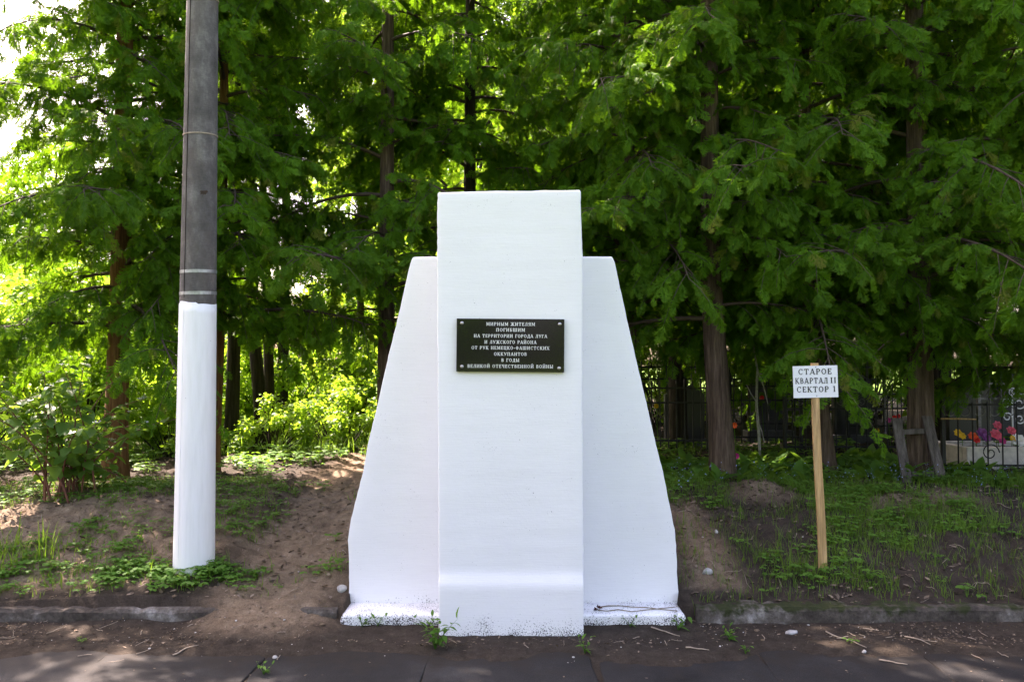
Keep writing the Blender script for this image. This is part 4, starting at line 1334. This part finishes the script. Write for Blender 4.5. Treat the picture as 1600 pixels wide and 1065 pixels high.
for u, v, Y, c, s_, lb in ((1497, 676, 7.85, 'yellow', .045, 'yellow flower bunch at the near end of the cream planter'), (1503, 680, 7.88, 'yellow', .04, 'yellow flower bunch at the near end of the cream planter'),
                           (1520, 681, 7.85, 'orange', .05, 'orange flower beside the yellow ones in the planter'), (1525, 686, 7.83, 'red', .04, 'red flower low between orange and purple ones'),
                           (1535, 676, 7.9, 'purple', .06, 'large purple flower in the planter'), (1541, 683, 7.86, 'purple', .045, 'smaller purple flower in the planter'),
                           (1556, 678, 7.86, 'pink', .06, 'large pink peony in the middle of the planter'), (1559, 664, 8.0, 'pink', .05, 'pink peony standing tallest in the planter'),
                           (1580, 672, 7.95, 'pink', .05, 'pink peony beside the white ribbon flower'), (1583, 684, 7.86, 'yellow', .035, 'single yellow flower beside the white bunch'),
                           (1592, 688, 7.85, 'flower_white', .075, 'big white paper flower in the planter'), (1488, 643, 9.3, 'red', .05, 'red flower on the grave behind the planter'),
                           (1566, 688, 7.84, 'magenta', .04, 'dark magenta flower low in the planter')):
    bloom(u, v, Y, c, s_, lb)

def grave_flower(u, v, Y, colr, label, size=.032):
    p = at(u, v, Y)
    g = float(zg(p.x, Y))
    t = empty('grave_flower', (p.x, Y, g), label, 'flower', 'single flowers among the graves')
    h = p.z - g
    MB().tube([(.03, 0, 0), (.01, 0, h * .6), (0, 0, h)], .004, 5).build('stem', M['weed'], t)
    m = MB()
    for k in range(8):
        a = 2 * math.pi * k / 8
        d_ = Vector((math.cos(a), -.4, math.sin(a))) * size; s_ = Vector((-math.sin(a), 0, math.cos(a))) * size * .4
        c = Vector((0, 0, h))
        m.add([c, c + d_ * .6 + s_, c + d_, c + d_ * .6 - s_], [(0, 1, 2, 3)])
    m.build('petals', M[colr], t)
for u, v, Y, c, lb in ((1147, 664, 7.7, 'orange', 'orange flower right behind the furrowed leaning trunk'), (1190, 621, 9.6, 'red', 'red flower by the pale broken sapling'), (1397, 652, 9.2, 'red', 'red flower behind the scroll fence'),
                       (1150, 712, 7.5, 'magenta', 'small magenta flower low behind the leaning trunk'), (1403, 650, 9.3, 'red', 'second red flower behind the scroll fence'), (1388, 656, 9.2, 'magenta', 'magenta flower behind the scroll fence'),
                       (1370, 672, 9.2, 'yellow', 'yellow flower behind the scroll fence'), (1025, 634, 9.0, 'yellow', 'yellow flower behind the tall picket fence')):
    grave_flower(u, v, Y, c, lb)

# headstones, dim behind the fences
def headstone(px, py, w, h, mat, label, arch=True):
    t = empty('headstone', (px, py, float(zg(px, py))), label, 'headstone')
    pr_ = [(-w / 2, 0), (w / 2, 0), (w / 2, h * .82)]
    if arch:
        pr_ += [(w / 2 * math.cos(a), h * .82 + h * .18 * math.sin(a)) for a in np.linspace(.3, math.pi - .3, 8)]
    else:
        pr_ += [(w * .2, h)]
    pr_ += [(-w / 2, h * .82)]
    n = len(pr_)
    v = [(a, -.05, b + .10) for a, b in pr_] + [(a, .05, b + .10) for a, b in pr_]
    f = [tuple(range(n)), tuple(range(n, 2 * n))[::-1]] + [(i + n, (i + 1) % n + n, (i + 1) % n, i)[::1] for i in range(n)]
    MB().add(v, f).build('stone', M[mat], t, bevel=.006)
    MB().box((0, 0, .03), (w * 1.3, .24, .16)).build('base', M['greystone'], t, bevel=.01)
headstone(X(1512, 9.0), 9.0, .5, .75, 'granite', 'dark granite headstone with rounded top behind the planter')
headstone(X(1560, 9.9), 9.9, .55, .85, 'greystone', 'grey headstone standing behind the dark granite one', False)
headstone(X(1330, 10.4), 10.4, .5, .8, 'granite', 'dark headstone far behind the scroll fence')
headstone(X(1068, 10.2), 10.2, .5, .7, 'granite', 'dark headstone behind the tall picket fence', False)
headstone(X(1200, 11.0), 11.0, .5, .8, 'greystone', 'grey headstone behind the pale broken sapling')

# white painted scroll ornament (grave lantern stand)
orn = empty('white_scroll_ornament', (X(1580, 8.45), 8.45, float(zg(5, 8.45))), 'white painted wrought scroll ornament behind the planter flowers', 'ornament')
MB().tube([(0, 0, -.05), (0, 0, .78)], .008, 6).build('rod', M['whitepaint'], orn)
for k, (dx, dz, rr, sg) in enumerate(((-.07, .62, .06, 1), (.07, .62, .06, -1), (-.06, .48, .05, 1), (.07, .46, .055, -1), (.0, .74, .05, 1), (.09, .76, .05, -1))):
    o = MB().tube([(a, 0, b) for a, b in spiral(rr, 1.2, 18, sg, .3)], .007, 5).build('scroll', M['whitepaint'], orn)
    o.location = (dx, -.01, dz)

# weathered wooden frame leaning on the trunk
WY = 6.72
frm = empty('wooden_frame', (X(1440, WY), WY, float(zg(X(1440, WY), WY))), 'weathered grey wooden frame of two boards leaning on the thick trunk', 'frame')
def board(u0, v0, u1, v1, wpx, name='board', dy=(0, .12), th=.022):
    a, b = at(u0, v0, WY), at(u1, v1, WY)
    o0 = Vector(frm.location)
    w = wpx / F * WY / 2
    rings = []
    for i in range(7):
        t = i / 6
        c = a.lerp(b, t) - o0
        y = dy[0] + (dy[1] - dy[0]) * t
        if name == 'board':
            rings.append([(c.x - w, y, c.z), (c.x + w, y, c.z), (c.x + w, y + th, c.z), (c.x - w, y + th, c.z)])
        else:
            rings.append([(c.x, y, c.z - w), (c.x, y, c.z + w), (c.x, y + th, c.z + w), (c.x, y + th, c.z - w)])
    v, f = loft(rings)
    o = link(name, mesh_py(name, v, f), M['greyboard'], frm)
    mm = o.modifiers.new('bevel', 'BEVEL'); mm.width = .003; mm.segments = 1
board(1419.5, 758, 1412, 654, 15)
board(1473, 754, 1460.5, 651, 16)
board(1415, 676.5, 1466, 675, 8, 'crossbar', (.115, .115), .03)
board(1420, 741.5, 1470, 740, 7.5, 'crossbar', (.04, .04), .03)
# pale dead sapling and a stick laid against the fence
sp_ = empty('dead_sapling', (X(1186, 8.3), 8.3, float(zg(X(1186, 8.3), 8.3))), 'pale dead sapling with peeling broken stem among the graves', 'sapling')
MB().tube([(0, 0, -.05), (-.01, 0, .3), (-.03, .01, .6), (-.02, 0, .95), (-.06, .02, 1.25), (-.05, 0, 1.6)], [.016, .015, .013, .012, .010, .005], 7).build('stem', M['stone'], sp_, True)
for k, (z, dx, dz) in enumerate(((.95, .10, -.35), (.6, -.12, .2), (.42, .06, -.22), (1.1, .12, .1), (1.25, -.12, .15))):
    MB().tube([(-.02, 0, z), (-.02 + dx * .6, -.02, z + dz * .5), (-.02 + dx, -.02, z + dz)], [.007, .006, .004], 5).build('twig', M['stone'], sp_)
stk = empty('stick', tuple(at(1470, 654, 7.22)), 'pale straight stick resting along the lyre fence', 'stick')
MB().tube([(0, 0, 0), (.16, 0, .0), (.32, 0, -.004)], [.008, .008, .007], 6).build('rod', M['pine'], stk, True)

# ------------------------------------------------------------------ ground plants and litter
def on_ground(x, y, dz=0.0):
    return np.stack([x, y, zg(x, y) + dz], -1)

def blocked(x, y):
    """inside the monument, ledges, pole or sign"""
    b = (np.abs(x) < 1.06) & (y > 4.4) & (y < 5.35)
    b |= ((x - pb.x) ** 2 + (y - PY) ** 2) < .13 ** 2
    b |= ((x - sb.x) ** 2 + (y - SY) ** 2) < .03 ** 2
    return b

def cover(x, y):
    """how green the ground is, 0..1"""
    n = fbm(x * 1.6 + 3, y * 1.6 + 8)
    right = sstep(1.2, 1.9, x)
    c = np.where(x > 0, .35 + .62 * right, .75)
    c = c * sstep(.40, .58, n + np.where(x > 0, .04 * right, .02))
    c = c * sstep(4.72, 4.85, y)
    path = np.exp(-(np.abs(x + 1.42) / .34) ** 4)
    c = c * (1 - path)
    c = c * (1 - .8 * np.exp(-((x - 1.28) / .16) ** 2) * (y < 6))
    pole_ = np.exp(-(((x - pb.x) / .38) ** 2 + ((y - 4.95) / .17) ** 2))
    c = np.maximum(c, .95 * pole_)
    c = np.maximum(c, .8 * np.exp(-(((x + 3.05) / .45) ** 2 + ((y - 5.1) / .22) ** 2)))
    c = np.maximum(c, .45 * np.exp(-(((x + 1.12) / .10) ** 2 + ((y - 5.0) / .3) ** 2)))
    c = np.maximum(c, (x > .9) * sstep(6.3, 6.9, y) * .9 * sstep(.30, .45, n))
    c = np.maximum(c, (x < -1.2) * sstep(7.6, 8.6, y) * .7 * (1 - path))
    return c

def pick(n, x0, x1, y0, y1, fn, seed):
    r = np.random.default_rng(seed)
    x = r.uniform(x0, x1, n); y = r.uniform(y0, y1, n)
    k = (r.random(n) < fn(x, y)) & ~blocked(x, y)
    return x[k], y[k], r

# grass
def blade_t():
    v = [(-.5, 0, 0), (.5, 0, 0), (-.42, 0, .4), (.42, 0, .4), (-.25, 0, .75), (.25, 0, .75), (0, 0, 1.0)]
    v = np.array(v, float); v[:, 1] = .55 * v[:, 2] ** 2
    v[:, 2] *= (1 - .22 * v[:, 2])
    return v, np.array([(0, 1, 3), (0, 3, 2), (2, 3, 5), (2, 5, 4), (4, 5, 6)]), np.array([0, 0, .2, .2, .5, .5, .9])
BL = blade_t()
def rz_frames(a, lean=None):
    n = len(a)
    m = np.zeros((n, 3, 3)); m[:, 0, 0] = np.cos(a); m[:, 0, 1] = -np.sin(a); m[:, 1, 0] = np.sin(a); m[:, 1, 1] = np.cos(a); m[:, 2, 2] = 1
    return m
def grass(n, x0, x1, y0, y1, fn, seed, hmin, hmax, w=.0042):
    x, y, r = pick(n, x0, x1, y0, y1, fn, seed)
    # tufts: several blades per picked spot
    k = 6
    x = np.repeat(x, k) + r.normal(0, .030, len(x) * k); y = np.repeat(y, k) + r.normal(0, .030, len(y) * k)
    m = len(x)
    h = r.uniform(hmin, hmax, m) * (.5 + .9 * r.random(m) ** 2)
    scl_ = np.stack([w * r.uniform(.6, 1.4, m), h * r.uniform(.3, 1.3, m), h], -1)
    return scatter(BL[0], BL[1], on_ground(x, y, -.005), rz_frames(r.uniform(0, 6.28, m)), scl_, BL[2], np.clip(r.normal(.5, .3, m), 0, 1))
g1 = grass(11000, 1.0, 5.6, 4.74, 6.9, lambda x, y: .12 + cover(x, y) * .75, 61, .03, .17, .0030)
g2 = grass(6000, -5.0, -1.0, 4.74, 6.9, lambda x, y: cover(x, y) * .4, 62, .03, .13)
g3 = grass(3000, .9, 8, 6.6, 10.5, lambda x, y: cover(x, y) * .5, 63, .05, .16, .006)
g4 = grass(4200, -11, -1, 8.5, 16, lambda x, y: .6 + 0 * x, 64, .10, .30, .009)
g5 = grass(60, 3.1, 3.35, 4.66, 4.78, lambda x, y: 1 + 0 * x, 65, .18, .40, .005)
g6 = grass(26, -3.55, -2.9, 4.95, 5.2, lambda x, y: 1 + 0 * x, 66, .15, .30, .006)
v, f, a_ = cat([g1, g2, g3, g4, g5, g6])
tag(link('grass', mesh_np('grass', v, f, a_), M['grass']), 'green grass tufts growing on the sandy bank and under the trees', 'grass', kind='stuff')

# small three-leaved weeds
def weed_template(seed, nl=6, lobes=3):
    r = np.random.default_rng(seed)
    vs, fs, tp = [], [], []
    b = 0
    q = np.array([(0, 0, 0), (-.36, .42, .05), (.36, .42, .05), (-.28, .78, .02), (.28, .78, .02), (0, 1.0, -.08)])
    qf = np.array([(0, 2, 1), (1, 2, 4), (1, 4, 3), (3, 4, 5)])
    for i in range(nl):
        a = i * 2.4 + r.uniform(-.3, .3); out = r.uniform(.25, .9); h = r.uniform(.35, 1.0)
        tipp = np.array([math.cos(a) * out, math.sin(a) * out, h])
        # petiole
        w = .02
        s = np.array([-math.sin(a), math.cos(a), 0]) * w
        vs.append(np.array([-s, s, tipp])); fs.append(np.array([(0, 1, 2)]) + b); tp += [0, 0, .1]; b += 3
        for k in range(lobes):
            a2 = a + (k - (lobes - 1) / 2) * 1.5
            L = r.uniform(.34, .5)
            ax = unit(np.array([[math.cos(a2), math.sin(a2), -.15]])); nn = unit(np.array([[0, 0, 1.0]]) + r.normal(0, .25, (1, 3)))
            vv = (frames(ax, nn)[0] @ (q * L).T).T + tipp
            vs.append(vv); fs.append(qf + b); tp += [.1, .3, .3, .5, .5, .6]; b += 6
    V = np.concatenate(vs)
    Fc = np.concatenate(fs)
    return V, Fc, np.array(tp)
WT = [weed_template(i, 6 + i % 3) for i in range(4)]
def weeds(n, x0, x1, y0, y1, fn, seed, s0_, s1_):
    x, y, r = pick(n, x0, x1, y0, y1, fn, seed)
    out = []
    wh = r.integers(0, 4, len(x))
    for i in range(4):
        k = wh == i
        m = k.sum()
        out.append(scatter(WT[i][0], WT[i][1], on_ground(x[k], y[k], -.004), rz_frames(r.uniform(0, 6.28, m)), r.uniform(s0_, s1_, m), WT[i][2], np.clip(r.normal(.5, .3, m), 0, 1)))
    return cat(out)
w1 = weeds(1700, 1.0, 5.6, 4.76, 6.9, lambda x, y: cover(x, y) * .8, 71, .035, .085)
w2 = weeds(3600, -5, -1.0, 4.76, 6.9, lambda x, y: cover(x, y) * .5, 72, .03, .075)
w3 = weeds(800, .9, 8, 6.6, 10.0, lambda x, y: cover(x, y) * .8, 73, .07, .17)
w4 = weeds(200, pb.x - .5, pb.x + .42, 4.78, 5.12, lambda x, y: cover(x, y), 74, .045, .085)
w5 = weeds(500, -6, -1.2, 7.2, 9.6, lambda x, y: cover(x, y), 75, .06, .14)
w6 = weeds(60, -5, 5, 4.2, 4.6, lambda x, y: .12 + 0 * x, 76, .02, .04)
v, f, a_ = cat([w1, w2, w3, w4, w5, w6])
tag(link('ground_weeds', mesh_np('ground_weeds', v, f, a_), M['weed']), 'low leafy weeds spreading over the bank and round the pole', 'weeds', kind='stuff')

# broad basal leaves (lily of the valley like) under the trees on the right
x, y, r = pick(420, .95, 4.2, 6.7, 8.3, lambda x, y: .25 + .6 * (fbm(x * 1.2, y * 1.2) > .48), 77)
x = np.repeat(x, 4) + r.normal(0, .03, len(x) * 4); y = np.repeat(y, 4) + r.normal(0, .03, len(y) * 4)
m = len(x)
az = r.uniform(0, 6.28, m); el = r.uniform(.3, 1.2, m)
ax = np.stack([np.cos(az) * np.cos(el), np.sin(az) * np.cos(el), np.sin(el)], -1)
nn = unit(np.stack([-np.cos(az) * np.sin(el), -np.sin(az) * np.sin(el), np.cos(el)], -1) + r.normal(0, .2, (m, 3)))
v, f, a_ = scatter(*leaf_template(.2, .05, .35)[:2], on_ground(x, y), frames(ax, nn), r.uniform(.10, .24, m), leaf_template()[2])
tag(link('broad_leaf_herbs', mesh_np('broad_leaf_herbs', v, f, a_), M['weed']), 'broad upright herb leaves carpeting the shade under the thujas', 'herbs', kind='stuff')

# forget-me-nots
x, y, r = pick(170, 1.1, 5.4, 6.2, 7.1, lambda x, y: .8 + 0 * x, 78)
x = np.repeat(x, 4) + r.normal(0, .018, len(x) * 4); y = np.repeat(y, 4) + r.normal(0, .012, len(y) * 4)
m = len(x)
a = np.linspace(0, 2 * math.pi, 10, endpoint=False)
ft = np.array([(0, 0, .1)] + [((1 if i % 2 else .45) * math.cos(t), (1 if i % 2 else .45) * math.sin(t), 0) for i, t in enumerate(a)])
ff = np.array([(0, i + 1, (i + 1) % 10 + 1) for i in range(10)])
nn = unit(np.array([0, -.7, 1.0]) + r.normal(0, .4, (m, 3)))
v, f, a_ = scatter(ft, ff, on_ground(x, y, 0) + np.array([0, 0, 1.0]) * r.uniform(.06, .16, m)[:, None], frames(unit(r.normal(0, 1, (m, 3)) * [1, 1, .1]), nn), r.uniform(.004, .0065, m))
tag(link('forget_me_nots', mesh_np('forget_me_nots', v, f, a_), M['blueflower']), 'tiny pale blue flowers scattered in the grass before the fence', 'flowers', kind='stuff')

# dead leaves
dl = np.array([(0, 0, 0), (-.24, .30, .10), (.20, .38, .08), (-.17, .66, .14), (.22, .74, .03), (0.05, 1, .12), (0, .35, .0), (0, .7, .02)], float)
dlf = np.array([(0, 6, 1), (0, 2, 6), (1, 6, 7), (1, 7, 3), (6, 2, 4), (6, 4, 7), (3, 7, 5), (7, 4, 5)])
def litter(n, x0, x1, y0, y1, fn, seed, s0_, s1_, dz=.003):
    x, y, r = pick(n, x0, x1, y0, y1, fn, seed)
    m = len(x)
    ax = unit(r.normal(0, 1, (m, 3)) * [1, 1, .22]); nn = unit(np.array([0, 0, 1.0]) + r.normal(0, .35, (m, 3)))
    return scatter(dl, dlf, on_ground(x, y, dz), frames(ax, nn), r.uniform(s0_, s1_, m), np.zeros(8), r.random(m) ** 1.2)
l1 = litter(15000, -5.2, 5.4, 4.72, 7.0, lambda x, y: .25 + .75 * sstep(.42, .6, fbm(x * 2, y * 2)) * (1 - .75 * np.exp(-(np.abs(x + 1.42) / .34) ** 4)), 81, .014, .048, .006)
l2 = litter(9000, -5.2, 5.4, 4.22, 4.64, lambda x, y: (.15 + .85 * sstep(.40, .6, fbm(x * 2.5, y * 6))) * sstep(4.2, 4.45, y), 82, .007, .024, .002)
l3 = litter(420, -5, 5, 3.6, 4.25, lambda x, y: .35 + 0 * x, 83, .008, .024, .004)
l4 = litter(3000, -6, 6, 7.0, 10.0, lambda x, y: .6 + 0 * x, 84, .025, .06)
l3 = (np.where(np.arange(3)[None] == 2, np.maximum(l3[0], .003), l3[0]), l3[1], l3[2])
v, f, a_ = cat([l1, l2, l3, l4])
tag(link('leaf_litter', mesh_np('leaf_litter', v, f, a_), M['litter']), 'brown dead leaves and scraps littering the bank and road edge', 'litter', kind='stuff')
# fine twigs
x, y, r = pick(900, -5, 5, 3.9, 6.6, lambda x, y: np.where(y < 4.64, .55 * sstep(4.0, 4.45, y), .5), 85)
vs, fs = [], []; b = 0
for i in range(len(x)):
    L = r.uniform(.02, .10); a = r.uniform(0, 6.28)
    s = np.linspace(-.5, .5, 4)
    px_, py_ = x[i] + s * L * math.cos(a), y[i] + s * L * math.sin(a) + r.normal(0, .004, 4)
    P = np.stack([px_, py_, np.maximum(zg(px_, py_), .0) + .004 + r.uniform(0, .006, 4)], -1)
    v, f = tube_np(P, r.uniform(.0009, .0022), 4)
    vs.append(v); fs.append(f + b); b += len(v)
tag(link('fallen_twigs', mesh_np('fallen_twigs', np.concatenate(vs), np.concatenate(fs)), M['twig_pale']), 'thin dry twigs strewn along the kerb and bank', 'twigs', kind='stuff')
# pebbles
ico = np.array([(0, 0, 1), (.89, 0, .45), (.28, .85, .45), (-.72, .53, .45), (-.72, -.53, .45), (.28, -.85, .45), (.72, .53, -.45), (-.28, .85, -.45), (-.89, 0, -.45), (-.28, -.85, -.45), (.72, -.53, -.45), (0, 0, -1)], float)
icf = np.array([(0, 1, 2), (0, 2, 3), (0, 3, 4), (0, 4, 5), (0, 5, 1), (1, 6, 2), (2, 7, 3), (3, 8, 4), (4, 9, 5), (5, 10, 1), (6, 7, 2), (7, 8, 3), (8, 9, 4), (9, 10, 5), (10, 6, 1), (11, 7, 6), (11, 8, 7), (11, 9, 8), (11, 10, 9), (11, 6, 10)])
x, y, r = pick(900, -5, 5, 4.0, 6.4, lambda x, y: np.where(y < 4.64, .75 * sstep(4.0, 4.35, y), .3), 86)
m = len(x)
p = on_ground(x, y); p[:, 2] = np.maximum(p[:, 2], 0) + .001
v, f, a_ = scatter(ico, icf, p, rz_frames(r.uniform(0, 6.28, m)), np.stack([r.uniform(.6, 1.3, m), r.uniform(.6, 1.3, m), r.uniform(.4, .8, m)], -1) * (.0022 + .006 * r.random(m)[:, None] ** 4))
tag(link('pebbles', mesh_np('pebbles', v, f, a_), M['pebble']), 'small pale pebbles and grit along the kerb', 'pebbles', kind='stuff')

x, y, r = pick(9000, -5, 5, 4.35, 6.6, lambda x, y: np.where(y < 4.64, .25, .25 + .7 * sstep(.42, .58, fbm(x * 2.3 + 4, y * 2.3))) * np.where(x > 1.5, .5, 1.0), 87)
m = len(x)
p = on_ground(x, y, .0)
v, f, a_ = scatter(ico, icf, p, rz_frames(r.uniform(0, 6.28, m)), np.stack([r.uniform(.6, 1.4, m), r.uniform(.6, 1.4, m), r.uniform(.4, .9, m)], -1) * (.003 + .013 * r.random(m)[:, None] ** 3))
v = v + np.random.default_rng(5).normal(0, .0009, v.shape)
a_['sand'] = .75 * (v[:, 0] < 1.4); a_['green'] = 0 * v[:, 0]
tag(link('soil_clods', mesh_np('soil_clods', v, f, a_), M['soil']), 'crumbly clods of earth on the bank and worn path', 'soil', kind='stuff')

# single stones and sticks that can be picked out
def rock(u, v, Y, sx, sy, sz, label, seed):
    r = np.random.default_rng(seed)
    p = at(u, v, Y)
    z = float(zg(p.x, Y))
    vv = ico * np.array([sx, sy, sz]) * (1 + r.normal(0, .14, (12, 1)))
    o = link('stone', mesh_np('stone', vv, icf), M['stone'])
    bm_ = o.modifiers.new('bevel', 'BEVEL'); bm_.width = min(sx, sz) * .25; bm_.segments = 2
    o.location = (p.x, Y, z + sz * .45)
    o.rotation_euler = (0, 0, r.uniform(0, 1))
    tag(o, label, 'stone', 'loose stones by the kerb')
rock(1236, 984, 4.50, .045, .03, .012, 'flat pale stone lying on the road edge below the sector sign', 1)
rock(1105, 900, 5.0, .045, .03, .028, 'pale broken concrete lump on the sandy slope beside the memorial', 2)
rock(1119, 832, 5.45, .018, .016, .016, 'small square pale stone high on the slope beside the memorial', 3)
rock(534, 918, 4.86, .04, .03, .03, 'pale rubble lump wedged against the memorial\'s left wing', 4)
rock(430, 1027, 4.17, .016, .014, .012, 'small whitish stone in the joint between road slabs', 5)
rock(1350, 1017, 4.22, .014, .012, .010, 'small whitish stone lying on the asphalt', 6)
def ground_stick(u0, v0, u1, v1, label, rad=.004):
    Ya, Yb = F * 1.5 / (v0 - 573), F * 1.5 / (v1 - 573)
    a, b = at(u0, v0, Ya), at(u1, v1, Yb)
    c = (a + b) / 2
    zc = max(0.0, float(zg(c.x, c.y)))
    t = link('fallen_stick', None) if False else None
    pts = []
    for i in range(7):
        s = i / 6
        q = a.lerp(b, s) - c
        pts.append((q.x + random.uniform(-.004, .004), q.y + random.uniform(-.006, .006), max(0.0, float(zg(q.x + c.x, q.y + c.y))) - zc + rad + .002))
    o = MB().tube(pts, [rad * (1.1 - .6 * i / 6) for i in range(7)], 6).build('fallen_stick', M['twig_pale'], None, True)
    o.location = (c.x, c.y, zc)
    tag(o, label, 'stick', 'dry sticks on the road edge')
ground_stick(1290, 988, 1355, 1012, 'long bent dry stick on the dirt below the sector sign')
ground_stick(1415, 995, 1452, 1007, 'short grey stick further along the road edge from the sign')
ground_stick(1018, 983, 1062, 993, 'pale stick on the dirt in front of the right ledge')
ground_stick(1072, 1010, 1108, 1014, 'reddish dry stick on the dirt past the memorial\'s corner')
ground_stick(270, 1018, 310, 1008, 'dark stick lying on dirt below the pole')
ground_stick(1375, 1026, 1418, 1033, 'thin stick lying on the bare asphalt')

# leafy weeds rooted at the foot of the monument, each leaf its own piece
lwm = []
for i in range(4):
    tv, tf, tp = leaf_template(.17 + .02 * i, .04, .15 + .15 * i)
    m_ = mesh_np('leaf', tv, tf, {'rnd': np.full(len(tv), .2 + .2 * i), 'tip': tp}, True); m_.materials.append(M['weed']); lwm.append(m_)
def foot_weed(u, v, h, ns, nl, L0, label, seed, zadd=None, Y=None):
    r = np.random.default_rng(seed)
    Y = F * 1.5 / (v - 573) if Y is None else Y
    p = at(u, v, Y)
    t = empty('leafy_weed', (p.x, Y, max(0, float(zg(p.x, Y)))), label, 'weed', 'weeds at the foot of the memorial')
    for s in range(ns):
        a = 2 * math.pi * s / ns + r.uniform(-.4, .4)
        out = h * r.uniform(.25, .75) if ns > 1 else h * .15
        ss = np.linspace(0, 1, 6)[:, None]
        hh = h * r.uniform(.7, 1.0)
        P = np.array([math.cos(a), math.sin(a) * .7, 0]) * out * ss ** 1.3 + np.array([0, 0, hh]) * ss
        st = link('stem', mesh_np('stem', *tube_np(P, .0022 * (1.2 - ss[:, 0]), 4)), M['weed'], t)
        for k in range(nl):
            u_ = .2 + .8 * k / max(1, nl - 1)
            q = np.array([np.interp(u_, ss[:, 0], P[:, i]) for i in range(3)])
            yaw = k * 2.4 + r.uniform(-.4, .4); pit = r.uniform(0, .9)
            ax = np.array([[math.cos(yaw) * math.cos(pit), math.sin(yaw) * math.cos(pit), math.sin(pit)]])
            o = link('leaf', lwm[int(r.integers(4))], None, st)
            o.location = q
            o.rotation_euler = Matrix(frames(ax, unit(np.array([[0, 0, 1.0]]) + r.normal(0, .3, (1, 3))))[0].tolist()).to_euler()
            L = L0 * r.uniform(.7, 1.15); o.scale = (L, L, L)
foot_weed(680, 1011, .17, 8, 7, .055, 'bushy green weed growing in front of the centre slab\'s left corner', 91)
foot_weed(914, 1016, .10, 3, 4, .04, 'small green weed at the centre slab\'s right corner', 92)
foot_weed(985, 981, .075, 2, 3, .035, 'tiny upright weed against the right ledge', 93)
foot_weed(1060, 984, .085, 3, 3, .045, 'small pointed weed at the right ledge\'s outer end', 94)
foot_weed(566, 980, .07, 3, 3, .04, 'small weed against the left ledge', 95)
foot_weed(590, 980, .085, 2, 3, .045, 'thin pointed weed beside the left ledge\'s small weed', 96)
foot_weed(1140, 998, .08, 4, 4, .04, 'ragged weed on the dirt past the right ledge', 97)
foot_weed(412, 1046, .06, 4, 4, .03, 'little weed sprouting from a joint between road slabs', 98)
foot_weed(1165, 1016, .045, 3, 3, .03, 'tiny weed at the asphalt edge past the right ledge', 99)

print('objects', len(bpy.data.objects), 'tris', sum(len(m.polygons) for m in bpy.data.meshes))
